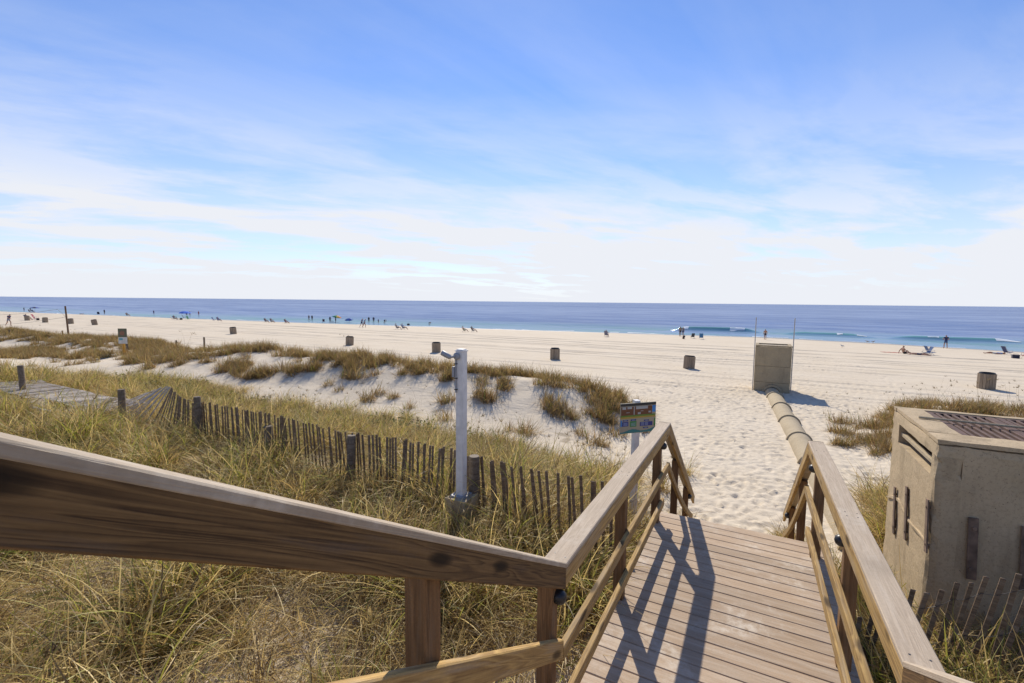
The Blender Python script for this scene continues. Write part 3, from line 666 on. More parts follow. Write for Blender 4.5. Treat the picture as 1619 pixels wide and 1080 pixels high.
for i in range(3):
    z0, z1 = zs[i]+.005, zs[i+1]-.005
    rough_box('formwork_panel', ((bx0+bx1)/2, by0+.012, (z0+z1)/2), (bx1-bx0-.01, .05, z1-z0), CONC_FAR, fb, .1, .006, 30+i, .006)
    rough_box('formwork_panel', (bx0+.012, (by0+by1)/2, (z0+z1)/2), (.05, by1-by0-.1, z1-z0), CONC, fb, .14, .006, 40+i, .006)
for c_, d_ in ((((bx0+bx1)/2, by0+.07, 2.435), (bx1-bx0+.02, .15, .07)), (((bx0+bx1)/2, by1-.07, 2.435), (bx1-bx0+.02, .15, .07)), ((bx0+.065, (by0+by1)/2, 2.433), (.15, by1-by0-.3, .066)), ((bx1-.065, (by0+by1)/2, 2.433), (.15, by1-by0-.3, .066))):
    rough_box('rim', c_, d_, CONC_FAR, fb, .14, .004, 50, .008)
q = MB(); n_ = 30; Vv = []
for rr, yy in ((PR+.02, by0-.16), (PR+.12, by0-.15), (PR+.13, by0+.01), (PR+.02, by0+.01)):
    Vv += [(PB(25.4)+rr*math.cos(2*math.pi*k2/n_), yy, PZ+rr*math.sin(2*math.pi*k2/n_)) for k2 in range(n_)]
q.add(Vv, [(j*n_+k2, j*n_+(k2+1) % n_, (j+1)*n_+(k2+1) % n_, (j+1)*n_+k2) for j in range(3) for k2 in range(n_)]); q.obj('pipe_collar', CONC_FAR, fb)
for x_ in (bx0-.05, bx1+.035):
    q = MB(); q.tube([(x_, by0+.1, -.2), (x_, by0+.1, 3.80)], .022, 8); q.obj('pole', METAL, fb, smooth=True)

# ------------------------------------------------------------------ slatted bins along the beach
def make_bin():
    t = thing('trash_bin', (0, 0, 0), 'x', 'trash bin', 'slatted bins along the beach')
    sm = beam_mesh('slat', .80, .112, .022, W_BIN, .004)
    for i in range(18):
        a = 2*math.pi*i/18; o = bpy.data.objects.new('slat', sm); link(o, t)
        z = Vector((math.cos(a), math.sin(a), 0)); x = Vector((0, 0, 1)); y = z.cross(x); mt = Matrix((x, y, z)).transposed().to_4x4(); mt.translation = z*.345+Vector((0, 0, .41)); o.matrix_basis = mt
    q = MB(); n_ = 24
    for zz in (.10, .72): q.lathe([(.326, zz), (.334, zz), (.334, zz+.04), (.326, zz+.04)], n_)
    q.obj('hoop', DARKMETAL, t)
    q = MB(); V_ = [(r*math.cos(2*math.pi*k2/n_), r*math.sin(2*math.pi*k2/n_), z) for r, z in ((.31, .05), (.315, .84), (.30, .875), (.29, .84), (.28, .12)) for k2 in range(n_)]
    q.add(V_, [(j*n_+k2, j*n_+(k2+1) % n_, (j+1)*n_+(k2+1) % n_, (j+1)*n_+k2) for j in range(4) for k2 in range(n_)]+[tuple(range(4*n_, 5*n_))]); q.obj('liner', BLACKP, t)
    return t
def dup(root, label=None, mats=None):
    r = root.copy(); COL.objects.link(r)
    if label: r['label'] = label
    def rec(src, dst):
        for ch in list(src.children):
            c = ch.copy(); COL.objects.link(c); c.parent = dst; rec(ch, c)
    rec(root, r); return r
bin0 = make_bin()
BINS = [(10.59, 32.5, 0, .0, 'slatted wooden trash bin at far right, nearest the grate-topped box'), (-3.86, 32.15, .03, .085, 'tilted slatted trash bin just left of the sandy path'), (-13.25, 31.95, 0, .01, 'slatted trash bin in mid beach, upright, right of the white lamp post'),
 (-23.4, 30.9, .0, -.01, 'slatted trash bin just left of the white lamp post top'), (-33.9, 31.4, .02, .05, 'slatted trash bin leaning slightly, second left of the white lamp post'), (-56.1, 33.9, -.02, .07, 'slatted trash bin alone above the left dune ridge'),
 (-90.2, 33.2, .03, -.16, 'heavily tilted trash bin on the far left beach'), (-96.8, 32.6, .02, -.09, 'tilted trash bin right beside the leaning pole'), (-104.4, 31.9, 0, .0, 'upright far trash bin left of the leaning pole'), (-115.3, 32.9, .0, .10, 'leftmost trash bin, people sitting right behind it')]
for i, (x, y, ax, ay, lb) in enumerate(BINS):
    b = bin0 if i == 0 else dup(bin0)
    b['label'] = lb; b.location = (x, y, GZ(x, y)-.03); b.rotation_euler = (ax, ay, rnd.random()*6) if i else (0, 0, 0)

# ------------------------------------------------------------------ white post with lamp, signs, poles
wp = thing('lamp_post', (-3.22, 4.76, 1.6), 'white square post with small spotlight and concrete base by the sand fence', 'lamp post')
beam('post', (-3.22, 4.76, 1.95), (-3.22, 4.76, 3.83), .104, .104, WHITEP, wp, up=(0, 1, 0), ch=.006)
q = MB(); q.box((-3.22, 4.76, 3.838), (.118, .118, .016)); q.box((-3.22, 4.76, 3.852), (.09, .09, .014)); q.obj('post_cap', WHITEP, wp)
rough_box('base', (-3.22, 4.76, 1.72), (.31, .31, .54), CONC_PIPE, wp, .06, .004, 60, .012)
q = MB(); q.box((-3.22, 4.76, 2.0), (.20, .20, .022)); q.obj('base_plate', LIGHTGREY, wp)
q = MB(); q.tube([(-3.262, 4.70, 3.80), (-3.262, 4.70, 3.32)], .012, 8); q.obj('conduit', LIGHTGREY, wp, smooth=True)
q = MB(); q.lathe([(.042, 0), (.045, .02), (.03, .035)], 16); o = q.obj('lamp_mount', LIGHTGREY, wp, (-3.245, 4.700, 3.775), True); o.rotation_euler = (math.pi/2, 0, 0)
q = MB(); q.tube([(-3.25, 4.665, 3.775), (-3.30, 4.640, 3.765)], .014, 8); q.obj('lamp_arm', LIGHTGREY, wp, smooth=True)
dv = Vector((-.86, -.15, .40)).normalized(); a = Vector((-3.295, 4.645, 3.758)); q = MB()
q.tube([a, a+dv*.02, a+dv*.13, a+dv*.135], [.018, .030, .034, .031], 14); q.obj('spotlight', LIGHTGREY, wp, smooth=True)
q = MB(); q.tube([a+dv*.1352, a+dv*.1375], .027, 14); q.obj('lens', BLACKP, wp)
q = MB(); q.box((-3.287, 4.69, 3.58), (.028, .04, .13)); q.obj('junction_box', LIGHTGREY, wp)
q = MB()
for zz in (3.68, 3.50, 3.36): q.box((-3.262, 4.700, zz), (.04, .028, .012))
q.obj('strap', DARKMETAL, wp)

def flat(name, quads, mat, parent, frame, t=.002):
    """thin plates on a sign: quads in (u, v) metres on the sign's face"""
    o_, ex, ez, nr = frame; q = MB()
    for poly, lift in quads:
        f = [o_+ex*u_+ez*v_+nr*lift for u_, v_ in poly]; g = [a-nr*t for a in f]; n_ = len(poly)
        q.add(f+g, [tuple(range(n_)), tuple(range(2*n_-1, n_-1, -1))]+[(i+n_, (i+1) % n_+n_, (i+1) % n_, i) for i in range(n_)])
    return q.obj(name, mat, parent)
def rect(u0, v0, u1, v1, lift): return ([(u0, v0), (u1, v0), (u1, v1), (u0, v1)], lift)
sg = thing('notice_sign', (-1.6, 7.25, .8), 'colourful beach rules notice board on a white post beside the stairs', 'sign')
A_ = Vector((-1.80, 7.00, 0)); B_ = Vector((-1.36, 7.47, 0)); ex = (B_-A_).normalized(); SWd = (B_-A_).length; nr = Vector((ex.y, -ex.x, 0)); ez = Vector((0, 0, 1))
fr = (A_+Vector((0, 0, 2.425)), ex, ez, nr); SH = .475
m_ = lambda n, c: plain('sign_'+n, c, .45, 0, .05)
SB, SBR, SGR, SYE, STA, SBL, SGN, STE, SPB = m_('black', (.03, .03, .035)), m_('brown', (.17, .065, .03)), m_('green', (.13, .25, .04)), m_('yellow', (.45, .31, .06)), m_('tan', (.40, .36, .26)), m_('navy', (.03, .045, .22)), m_('leaf', (.05, .26, .06)), m_('teal', (.04, .22, .22)), m_('sky_blue', (.05, .25, .62))
SGY = m_('pale_grey', (.42, .43, .42)); SMK = m_('print', (.35, .42, .58))
flat('board', [([(0, 0), (SWd*.88, 0), (SWd, SH*.09), (SWd, SH), (0, SH)], 0)], STA, sg, fr, .012)
flat('top_strip', [rect(.0, SH-.045, SWd, SH-.008, .003)], SB, sg, fr)
flat('picture_band', [rect(.012, .285, SWd-.075, SH-.055, .0032)], SBR, sg, fr)
flat('picture_light', [rect(.03, .38, .095, SH-.056, .0052), rect(.12, .385, .20, SH-.056, .0052), rect(.275, .375, .49, SH-.056, .0052), rect(.235, .29, .25, SH-.056, .0053), rect(.10, .325, .16, .333, .0053), rect(.36, .34, .41, .347, .0053), rect(.31, .295, .36, .325, .0053), rect(.505, .31, .55, .335, .0053)], SGY, sg, fr)
flat('blue_panel', [rect(SWd-.068, .315, SWd-.006, SH-.055, .0034)], SPB, sg, fr)
flat('green_band', [rect(.004, .262, SWd-.006, .284, .0033)], SGR, sg, fr)
flat('yellow_band', [rect(.004, .235, SWd-.006, .261, .0033)], SYE, sg, fr)
flat('navy_block', [rect(.035, .115, .145, .185, .0036), rect(.045, .195, .14, .214, .0036), rect(.185, .195, .285, .218, .0036), rect(.355, .10, .585, .165, .0036), rect(.425, .178, .52, .198, .0036), rect(.415, .062, .51, .082, .0036)], SBL, sg, fr)
flat('side_bar', [rect(.006, .115, .030, .214, .0037)], SPB, sg, fr)
flat('leaf_block', [rect(.175, .10, .29, .188, .0036), rect(SWd-.028, .09, SWd-.008, .215, .0036)], SGN, sg, fr)
flat('print_mark', [rect(.055+.0*i, .128+.017*i, .128, .135+.017*i, .0056) for i in range(3)]+[rect(.19, .115+.02*i, .275, .122+.02*i, .0056) for i in range(3)]+[rect(.37+.075*j, .112+.018*i, .43+.073*j, .119+.018*i, .0056) for i in range(3) for j in range(2)]+[rect(.07, .202, .115, .208, .0056), rect(.21, .203, .26, .210, .0056), rect(.45, .185, .495, .191, .0056), rect(.44, .069, .485, .075, .0056)], SMK, sg, fr)
wv_ = [(.004, .004)]+[(SWd*.88*i/12, .004) for i in range(1, 13)]+[(SWd-.006, SH*.095)]+[(SWd-.006-(SWd-.01)*i/12, .052+.022*math.sin(i*.75+2.0)-.012*(i > 4)) for i in range(13)]
flat('teal_wave', [(wv_, .0031)], STE, sg, fr)
pm = (A_+B_)/2-nr*.058
beam('post', (pm.x, pm.y, GZ(pm.x, pm.y)-.3), (pm.x, pm.y, 2.93), .09, .09, WHITEP, sg, up=(ex.x, ex.y, 0))

ys = thing('warning_sign', (-37.6, 15.3, .4), 'two-panel dune notice on an orange post standing in the left dunes', 'sign')
z0 = GZ(-37.6, 15.3); r_ = Vector((.82, .57, 0)).normalized(); nr2 = Vector((r_.y, -r_.x, 0)); f2 = (Vector((-37.6, 15.3, z0))-r_*.27+nr2*.07, r_, ez, nr2)
beam('post', (-37.6, 15.3, z0-.3), (-37.6, 15.3, z0+1.72), .10, .10, plain('orange_post', (.62, .30, .03), .6), ys, up=(r_.x, r_.y, 0))
flat('picture_panel', [rect(0, 1.22, .54, 1.80, 0)], plain('sign_dark_green', (.10, .105, .06), .5), ys, f2, .012)
flat('picture_mark', [([(.12, 1.36), (.36, 1.34), (.40, 1.58), (.22, 1.66), (.10, 1.52)], .004)], plain('sign_rust', (.24, .11, .06), .5), ys, f2)
flat('text_panel', [rect(0, .78, .54, 1.215, 0)], plain('sign_off_white', (.62, .60, .54), .5), ys, f2, .012)
flat('text_mark', [([(.05, 1.02), (.27, 1.02), (.27, 1.16), (.05, 1.16)], .004)], plain('sign_aqua', (.14, .38, .42), .5), ys, f2)

W_POLE = wood('pole_wood', (.26, .15, .08), (.12, .075, .045), (.22, .17, .13), grain=20, wear=.3)
pl = thing('leaning_pole', (-60.1, 20.0, .3), 'tall thin leaning wooden pole with ropes on the far left dune', 'pole')
q = MB(); q.tube([(-60.08, 20, GZ(-60.1, 20)-.3), (-60.43, 20, 3.55)], [.085, .07], 10); q.obj('pole_shaft', W_POLE, pl, smooth=True)
def sag(a, b, d, n_=14): return [Vector(a).lerp(Vector(b), i/n_)-Vector((0, 0, d*math.sin(math.pi*i/n_))) for i in range(n_+1)]
ROPE = plain('rope', (.33, .29, .24), .9)
for pts_ in (sag((-60.34, 19.95, 2.48), (-78.3, 19.9, 1.12), .10), sag((-62.09, 19.95, 3.2), (-79.5, 19.9, 2.25), .12), sag((-60.34, 19.95, 2.5), (-62.09, 19.95, 3.2), .0, 3)):
    q = MB(); q.tube(pts_, .014, 6); q.obj('rope', ROPE, pl)
for x, y, h_, lb in ((-65.3, 17.3, .55, 'short dark stake at the far left dune edge'), (-65.8, 21.4, .62, 'short dark stake beside the foot of the leaning pole'), (-42.9, 21.1, .50, 'short dark stake on the ridge, left of the taller stake'), (-41.4, 22.5, .95, 'taller dark stake on the left dune ridge crest'), (-39.6, 16.3, .55, 'short dark stake beside the orange-posted dune notice')):
    q = MB(); q.tube([(0, 0, -.3), (0, 0, h_-.01), (0, 0, h_)], [.075, .07, .055], 10); o = q.obj('stake', W_FPOST, None, (x, y, GZ(x, y)), False); tag(o, lb, 'stake', 'stakes on the dune')

# ------------------------------------------------------------------ grass
def blades(n, base_r, ln, t0, kk, wid, pal, seg=5, droop_pow=1.4, seed=0, az=None, flat_base=0.):
    g = np.random.default_rng(seed)
    az_ = g.random(n)*2*np.pi if az is None else az+g.normal(size=n)*.9
    r = base_r*np.sqrt(g.random(n)); ba = g.random(n)*2*np.pi
    bx, by = r*np.cos(ba), r*np.sin(ba); Lb = ln[0]+(ln[1]-ln[0])*g.random(n); th0 = t0[0]+(t0[1]-t0[0])*g.random(n); k = kk[0]+(kk[1]-kk[0])*g.random(n)
    wd = wid*(.6+.8*g.random(n)); tw = (g.random(n)-.5)*1.6; wig = (g.random(n)-.5)*.8
    pos = np.stack([bx, by, np.full(n, -.03)+flat_base*g.random(n)], -1); V = []; 
    for s in range(seg+1):
        f = s/seg; th = th0+k*f**droop_pow; a2 = az_+wig*f
        dirv = np.stack([np.sin(th)*np.cos(a2), np.sin(th)*np.sin(a2), np.cos(th)], -1)
        if s: pos = pos+dirv*(Lb/seg)[:, None]
        pos[:, 2] = np.maximum(pos[:, 2], -.05)
        sx = np.stack([-np.sin(a2+tw*.3), np.cos(a2+tw*.3), np.sin(tw)*.5], -1); hw = (wd*(1-.92*f**1.6)/2)[:, None]
        V.append(pos-sx*hw); V.append(pos+sx*hw)
    V = np.stack(V, 1).reshape(-1, 3); nv = 2*(seg+1); b = np.arange(n)*nv
    Q = np.concatenate([np.stack([b+2*s, b+2*s+1, b+2*s+3, b+2*s+2], -1) for s in range(seg)])
    cols = np.array([p_[1] for p_ in pal]); pr = np.array([p_[0] for p_ in pal]); ci = g.choice(len(pal), n, p=pr/pr.sum())
    C = cols[ci]*(.7+.6*g.random((n, 1)))
    return V, Q, np.repeat(C, nv, 0)
def clump_obj(name, sets, coll):
    Vs, Qs, Cs, b = [], [], [], 0
    for V, Q, C in sets: Vs.append(V); Qs.append(Q+b); Cs.append(C); b += len(V)
    me = np_mesh(name, np.concatenate(Vs), np.concatenate(Qs), BLADE)
    at = me.attributes.new('col', 'FLOAT_COLOR', 'POINT'); c = np.concatenate(Cs); at.data.foreach_set('color', np.concatenate([c, np.ones((len(c), 1))], 1).astype(np.float32).ravel())
    o = bpy.data.objects.new(name, me); coll.objects.link(o); return o
STRAW, STRAW2, DEAD, GRN, GRN2, OLV, BRN, BRN2 = (.76, .575, .225), (.54, .375, .135), (.18, .115, .052), (.19, .215, .03), (.44, .42, .07), (.25, .19, .06), (.25, .15, .062), (.40, .255, .11)
def coll_of(name, makers):
    c = bpy.data.collections.new(name)
    for i, mk in enumerate(makers): clump_obj(f'{name}_{i:02d}', mk(), c)
    return c
PAL_N = [(.34, STRAW), (.26, STRAW2), (.20, DEAD), (.08, GRN), (.13, GRN2)]; PAL_G = [(.25, STRAW), (.18, STRAW2), (.10, DEAD), (.22, GRN), (.25, GRN2)]; PAL_D = [(.32, STRAW), (.33, STRAW2), (.35, DEAD)]
PAL_R = [(.24, OLV), (.34, BRN), (.22, BRN2), (.12, STRAW2), (.08, GRN)]
def near_mk(s, pal, hi=.95): return lambda: [blades(64, .15, (.42, hi), (.02, .75), (.5, 2.2), .0105, pal, 6, seed=s), blades(34, .30, (.30, .75), (.9, 1.45), (.1, .9), .0078, PAL_D, 5, seed=s+50, flat_base=.12)]
def mat_mk(s): return lambda: [blades(84, .45, (.30, .75), (.95, 1.5), (.0, .7), .0078, PAL_D, 5, seed=s, flat_base=.16), blades(20, .35, (.3, .65), (.1, .9), (.5, 1.6), .0085, PAL_N, 5, seed=s+9)]
def stalk_mk(s):
    def f():
        st = blades(4, .10, (.95, 1.35), (.05, .45), (.05, .55), .0062, [(1, (.20, .15, .09))], 6, seed=s)
        g = np.random.default_rng(s); V, Q, C = st; tips = V.reshape(4, 14, 3)[:, -1]; out = [st]
        for t_ in tips:
            b = blades(9, .012, (.06, .13), (.2, 1.3), (.2, .8), .010, [(1, (.24, .18, .10))], 3, seed=int(g.integers(1e6))); out.append((b[0]+t_-np.array([0, 0, .09]), b[1], b[2]))
        return out
    return f
def ridge_mk(s): return lambda: [blades(80, .22, (.20, .58), (.0, .85), (.1, .9), .013, PAL_R, 4, seed=s), blades(26, .32, (.2, .4), (.8, 1.4), (.1, .5), .010, [(.5, BRN), (.5, BRN2)], 3, seed=s+5)]
def leaf_mk(s):
    def f():
        g = np.random.default_rng(s); out = [blades(14, .12, (.25, .5), (.05, .7), (.1, .6), .008, [(1, (.12, .12, .05))], 4, seed=s)]
        tips = out[0][0].reshape(14, 10, 3)
        for i in range(14):
            for j in (4, 6, 8, 9):
                b = blades(3, .01, (.05, .085), (.5, 1.5), (.1, .5), .034, [(.6, (.10, .13, .03)), (.4, (.17, .19, .05))], 3, .8, seed=int(g.integers(1e6))); out.append((b[0]+tips[i, j], b[1], b[2]))
        return out
    return f
C_NEAR = coll_of('near_clump', [near_mk(1, PAL_N), near_mk(2, PAL_N), near_mk(3, PAL_G), near_mk(4, PAL_G, .85), near_mk(5, PAL_N, .8), near_mk(6, PAL_D, .8), mat_mk(20), mat_mk(21), mat_mk(22), stalk_mk(30), stalk_mk(31)])
C_RIDGE = coll_of('ridge_clump', [ridge_mk(40), ridge_mk(41), ridge_mk(42), ridge_mk(43), ridge_mk(44), stalk_mk(32)])
C_LEAF = coll_of('leaf_clump', [leaf_mk(60), leaf_mk(61), leaf_mk(62)])
def scatter(name, P, coll, rot, scl, ix, label, cat):
    me = bpy.data.meshes.new(name); me.vertices.add(len(P)); me.vertices.foreach_set('co', np.asarray(P, np.float32).ravel())
    a = me.attributes.new('rot', 'FLOAT_VECTOR', 'POINT'); a.data.foreach_set('vector', np.asarray(rot, np.float32).ravel())
    a = me.attributes.new('scl', 'FLOAT', 'POINT'); a.data.foreach_set('value', np.asarray(scl, np.float32))
    a = me.attributes.new('ix', 'INT', 'POINT'); a.data.foreach_set('value', np.asarray(ix, np.int32))
    o = link(bpy.data.objects.new(name, me)); tag(o, label, cat, kind='stuff')
    g = bpy.data.node_groups.new(name, 'GeometryNodeTree'); g.interface.new_socket('Geometry', in_out='INPUT', socket_type='NodeSocketGeometry'); g.interface.new_socket('Geometry', in_out='OUTPUT', socket_type='NodeSocketGeometry')
    gi = g.nodes.new('NodeGroupInput'); go = g.nodes.new('NodeGroupOutput'); ip = g.nodes.new('GeometryNodeInstanceOnPoints'); ci = g.nodes.new('GeometryNodeCollectionInfo')
    ci.inputs['Collection'].default_value = coll; ci.inputs['Separate Children'].default_value = True; ci.inputs['Reset Children'].default_value = True
    def na(n_, t):
        q = g.nodes.new('GeometryNodeInputNamedAttribute'); q.data_type = t; q.inputs['Name'].default_value = n_; return [x for x in q.outputs if x.enabled and x.name == 'Attribute'][0]
    g.links.new(gi.outputs[0], ip.inputs['Points']); g.links.new(ci.outputs[0], ip.inputs['Instance']); ip.inputs['Pick Instance'].default_value = True
    g.links.new(na('ix', 'INT'), ip.inputs['Instance Index']); g.links.new(na('rot', 'FLOAT_VECTOR'), ip.inputs['Rotation']); g.links.new(na('scl', 'FLOAT'), ip.inputs['Scale'])
    g.links.new(ip.outputs[0], go.inputs[0]); md = o.modifiers.new('scatter', 'NODES'); md.node_group = g; return o
def sample(x0, x1, y0, y1, per_m2, fn, seed):
    g = np.random.default_rng(seed); n = int((x1-x0)*(y1-y0)*per_m2); x = x0+(x1-x0)*g.random(n); y = y0+(y1-y0)*g.random(n)
    k_ = g.random(n) < fn(x, y); return x[k_], y[k_], g
def slope_rot(x, y, g, tilt=.16, follow=.6):
    e = .15; gx = (height(x+e, y)-height(x-e, y))/(2*e); gy = (height(x, y+e)-height(x, y-e))/(2*e); n = len(x)
    return np.stack([np.arctan(gy)*follow+g.normal(size=n)*tilt, -np.arctan(gx)*follow+g.normal(size=n)*tilt, g.random(n)*6.283], -1)
def do_scatter(name, regs, coll, wts, smin, smax, label, cat, sink=.0):
    PP, RR, SS, II = [], [], [], []
    for x0, x1, y0, y1, d, fn, seed, *ex_ in regs:
        lo, hi_, wt = ex_ if ex_ else (smin, smax, wts)
        x, y, g = sample(x0, x1, y0, y1, d, fn, seed); z = height(x, y)-sink
        PP.append(np.stack([x, y, z], -1)); RR.append(slope_rot(x, y, g)); SS.append(lo+(hi_-lo)*g.random(len(x)))
        gn = fbm(x/1.6, y/1.6, 2, 77); w = np.array(wt, float); ii = g.choice(len(w), len(x), p=w/w.sum())
        if coll is C_NEAR:                                # greener and drier drifts
            sw = g.random(len(x)); ii = np.where((ii < 6) & (gn > .57) & (sw < .6), 2+(sw*20).astype(int) % 2, ii)
        II.append(ii)
    P = np.concatenate(PP); print(name, len(P))
    return scatter(name, P, coll, np.concatenate(RR), np.concatenate(SS), np.concatenate(II), label, cat)
lft = lambda x, y: veg_near(x, y)*(x < -.5); rgt = lambda x, y: veg_near(x, y)*(x > .5)
WT_MAT = [.7, .7, .35, .25, .8, 1.2, 2.6, 2.6, 2.6, .03, .03]; WT_TUS = [3, 3, 2, 1.6, 3, 1.5, 0, 0, 0, .05, .05]
tus = lambda fn: (lambda x, y: fn(x, y)*np.clip((fbm(x/.9, y/.9, 2, 105)-.42)*5, 0, 1))
do_scatter('dune_grass', [(-6.5, -1.05, .3, 13.5, 11, lft, 1), (-6.5, -1.05, .3, 13.5, 11, tus(lft), 31, .8, 1.45, WT_TUS), (-24, -6.5, .3, 13.5, 8, lft, 2), (-24, -6.5, .3, 13.5, 9, tus(lft), 32, .8, 1.45, WT_TUS), (-60, -24, 2, 12, 6, lambda x, y: veg_near(x, y)*.8, 3)], C_NEAR, WT_MAT, .62, 1.1, 'straw and green dune grass covering the dune left of the boardwalk', 'grass')
do_scatter('dune_grass', [(.9, 8.5, .3, 14.5, 11, rgt, 5), (.9, 8.5, .3, 14.5, 13, tus(rgt), 35, .85, 1.4, WT_TUS), (.95, 1.5, 4.6, 8.6, 18, lambda x, y: .9+0*x, 36, .8, 1.2, WT_TUS), (.95, 2.4, 2.2, 4.9, 12, lambda x, y: .9+0*x, 6, .8, 1.3, [1, 1, 4, 4, 1, .5, 0, 0, 0, .1, .1])], C_NEAR, WT_MAT, .66, 1.15, 'straw and green dune grass around the concrete box right of the boardwalk', 'grass')
do_scatter('ridge_grass', [(-26, -3, 12, 24, 9, veg_ridge, 7), (-80, -26, 8, 25, 7, veg_ridge, 8)], C_RIDGE, [3, 3, 3, 3, 3, .06], .85, 1.55, 'low brown and olive tufts along the white sand dune ridge', 'grass', .02)
do_scatter('ridge_grass', [(1.6, 24, 12.5, 26, 12, veg_ridge, 9)], C_RIDGE, [3, 3, 3, 3, 3, .35], .75, 1.25, 'olive grass tufts on the low dune right of the pipe', 'grass', .02)
def blob(*cs): return lambda x, y: np.clip(sum(np.exp(-((x-a)/s)**2-((y-b)/s2)**2) for a, b, s, s2 in cs), 0, 1)
do_scatter('sea_oats', [(-14, -1.5, 7.5, 13.5, 1.4, lambda x, y: .55+0*x, 12), (2.4, 14, 15.5, 23, 1.2, lambda x, y: .5+0*x, 13)], C_NEAR, [0]*9+[1, 1], .75, 1.15, 'thin dark sea oat stalks rising from the dune grass', 'sea oats')
do_scatter('leafy_ground_plants', [(-26, -5, 7.5, 12.6, 2.2, blob((-21, 9.8, 3.0, 1.2), (-16, 10.4, 2.5, .9), (-10, 10.6, 2.5, .8)), 14)], C_LEAF, [1, 1, 1], .7, 1.3, 'small dark leafy plants at the seaward edge of the grass', 'plants')
# single tufts that stand apart
tuft_me = [o.data for o in C_NEAR.objects][:6]
for i, (x, y, s_, lb) in enumerate(((.82, 9.0, .85, 'straw grass tuft at the foot of the right stair railing'), (.62, 9.35, .6, 'small brown grass tuft on the sand below the right stair railing'))):
    for sub in range(1):
        t = thing('grass_tuft', (x, y, GZ(x, y)), lb, 'grass tuft', 'tufts at the foot of the stairs')
        for j in range(5):
            o = bpy.data.objects.new('blades', tuft_me[[5, 0, 4, 1, 5][j]]); link(o, t); o.location = (rnd.uniform(-.18, .18), rnd.uniform(-.2, .2), 0); o.rotation_euler = (rnd.uniform(-.3, .3), rnd.uniform(-.3, .3), rnd.random()*6); o.scale = (s_,)*3

# ------------------------------------------------------------------ people on the beach
def skin_mesh(name, J, Rr, E_, reg):
    """one continuous body grown over a joint skeleton; faces get a material slot from the nearest joint"""
    names = list(J); me = bpy.data.meshes.new(name); me.from_pydata([J[n] for n in names], [(names.index(a), names.index(b)) for a, b in E_], [])
    ob = bpy.data.objects.new(name, me); COL.objects.link(ob); md = ob.modifiers.new('s', 'SKIN'); 
    sv = me.skin_vertices[0].data
    for i, n in enumerate(names): r = Rr[n]; sv[i].radius = r if isinstance(r, tuple) else (r, r)
    sv[names.index('pelvis')].use_root = True
    sd = ob.modifiers.new('u', 'SUBSURF'); sd.levels = 2
    ev = ob.evaluated_get(bpy.context.evaluated_depsgraph_get()); out = bpy.data.meshes.new_from_object(ev); bpy.data.objects.remove(ob)
    out.name = name
    for _ in range(4): out.materials.append(SKIN_M)
    pts = np.array([J[n] for n in names]); rg = [reg[n] for n in names]
    for f in out.polygons:
        c = np.array(f.center); f.material_index = rg[int(np.argmin(((pts-c)**2).sum(1)))]; f.use_smooth = True
    return out
SKIN_M = plain('skin_tan', (.38, .21, .14), .55)
SKIN_D = plain('skin_brown', (.17, .085, .055), .55)
EDG = [('pelvis', 'spine'), ('spine', 'chest'), ('chest', 'neck'), ('neck', 'head'), ('head', 'crown')]
for s_ in 'lr': EDG += [('chest', 'sh'+s_), ('sh'+s_, 'el'+s_), ('el'+s_, 'wr'+s_), ('wr'+s_, 'ha'+s_), ('pelvis', 'hp'+s_), ('hp'+s_, 'kn'+s_), ('kn'+s_, 'an'+s_), ('an'+s_, 'to'+s_)]
RAD = dict(pelvis=(.15, .11), spine=(.135, .10), chest=(.165, .11), neck=.055, head=.095, crown=.07)
for s_ in 'lr': RAD.update({'sh'+s_: .062, 'el'+s_: .042, 'wr'+s_: .03, 'ha'+s_: (.038, .02), 'hp'+s_: .09, 'kn'+s_: .06, 'an'+s_: .042, 'to'+s_: (.04, .028)})
REG = dict(pelvis=2, spine=1, chest=1, neck=0, head=0, crown=3)
for s_ in 'lr': REG.update({'sh'+s_: 1, 'el'+s_: 0, 'wr'+s_: 0, 'ha'+s_: 0, 'hp'+s_: 2, 'kn'+s_: 0, 'an'+s_: 0, 'to'+s_: 0})
def pose(body, arms, legs):
    J = dict(zip(('pelvis', 'spine', 'chest', 'neck', 'head', 'crown'), body))
    for s_, a, l in zip('lr', arms, legs):
        J.update(dict(zip(('sh'+s_, 'el'+s_, 'wr'+s_, 'ha'+s_), a))); J.update(dict(zip(('hp'+s_, 'kn'+s_, 'an'+s_, 'to'+s_), l)))
    return J
def mir(l): return [(-x, y, z) for x, y, z in l]
A0 = [(-.19, 0, 1.42), (-.25, -.02, 1.14), (-.25, .06, .90), (-.24, .09, .80)]; L0 = [(-.09, 0, .90), (-.105, .02, .49), (-.11, -.02, .08), (-.12, .14, .035)]
POSES = {}
POSES['stand'] = pose([(0, 0, .95), (0, 0, 1.15), (0, 0, 1.36), (0, 0, 1.49), (0, .02, 1.60), (0, .01, 1.70)], (A0, mir(A0)), (L0, mir(L0)))
POSES['hips'] = pose([(0, 0, .95), (0, 0, 1.15), (0, 0, 1.36), (0, 0, 1.49), (0, .03, 1.59), (0, .03, 1.69)], ([(-.19, 0, 1.42), (-.33, .02, 1.19), (-.2, .13, 1.12), (-.12, .16, 1.14)], [(.19, 0, 1.42), (.33, .02, 1.19), (.2, .13, 1.12), (.12, .16, 1.14)]), ([(-.09, 0, .90), (-.15, .02, .49), (-.17, -.02, .08), (-.19, .14, .035)], [(.09, 0, .90), (.15, .02, .49), (.17, -.02, .08), (.19, .14, .035)]))
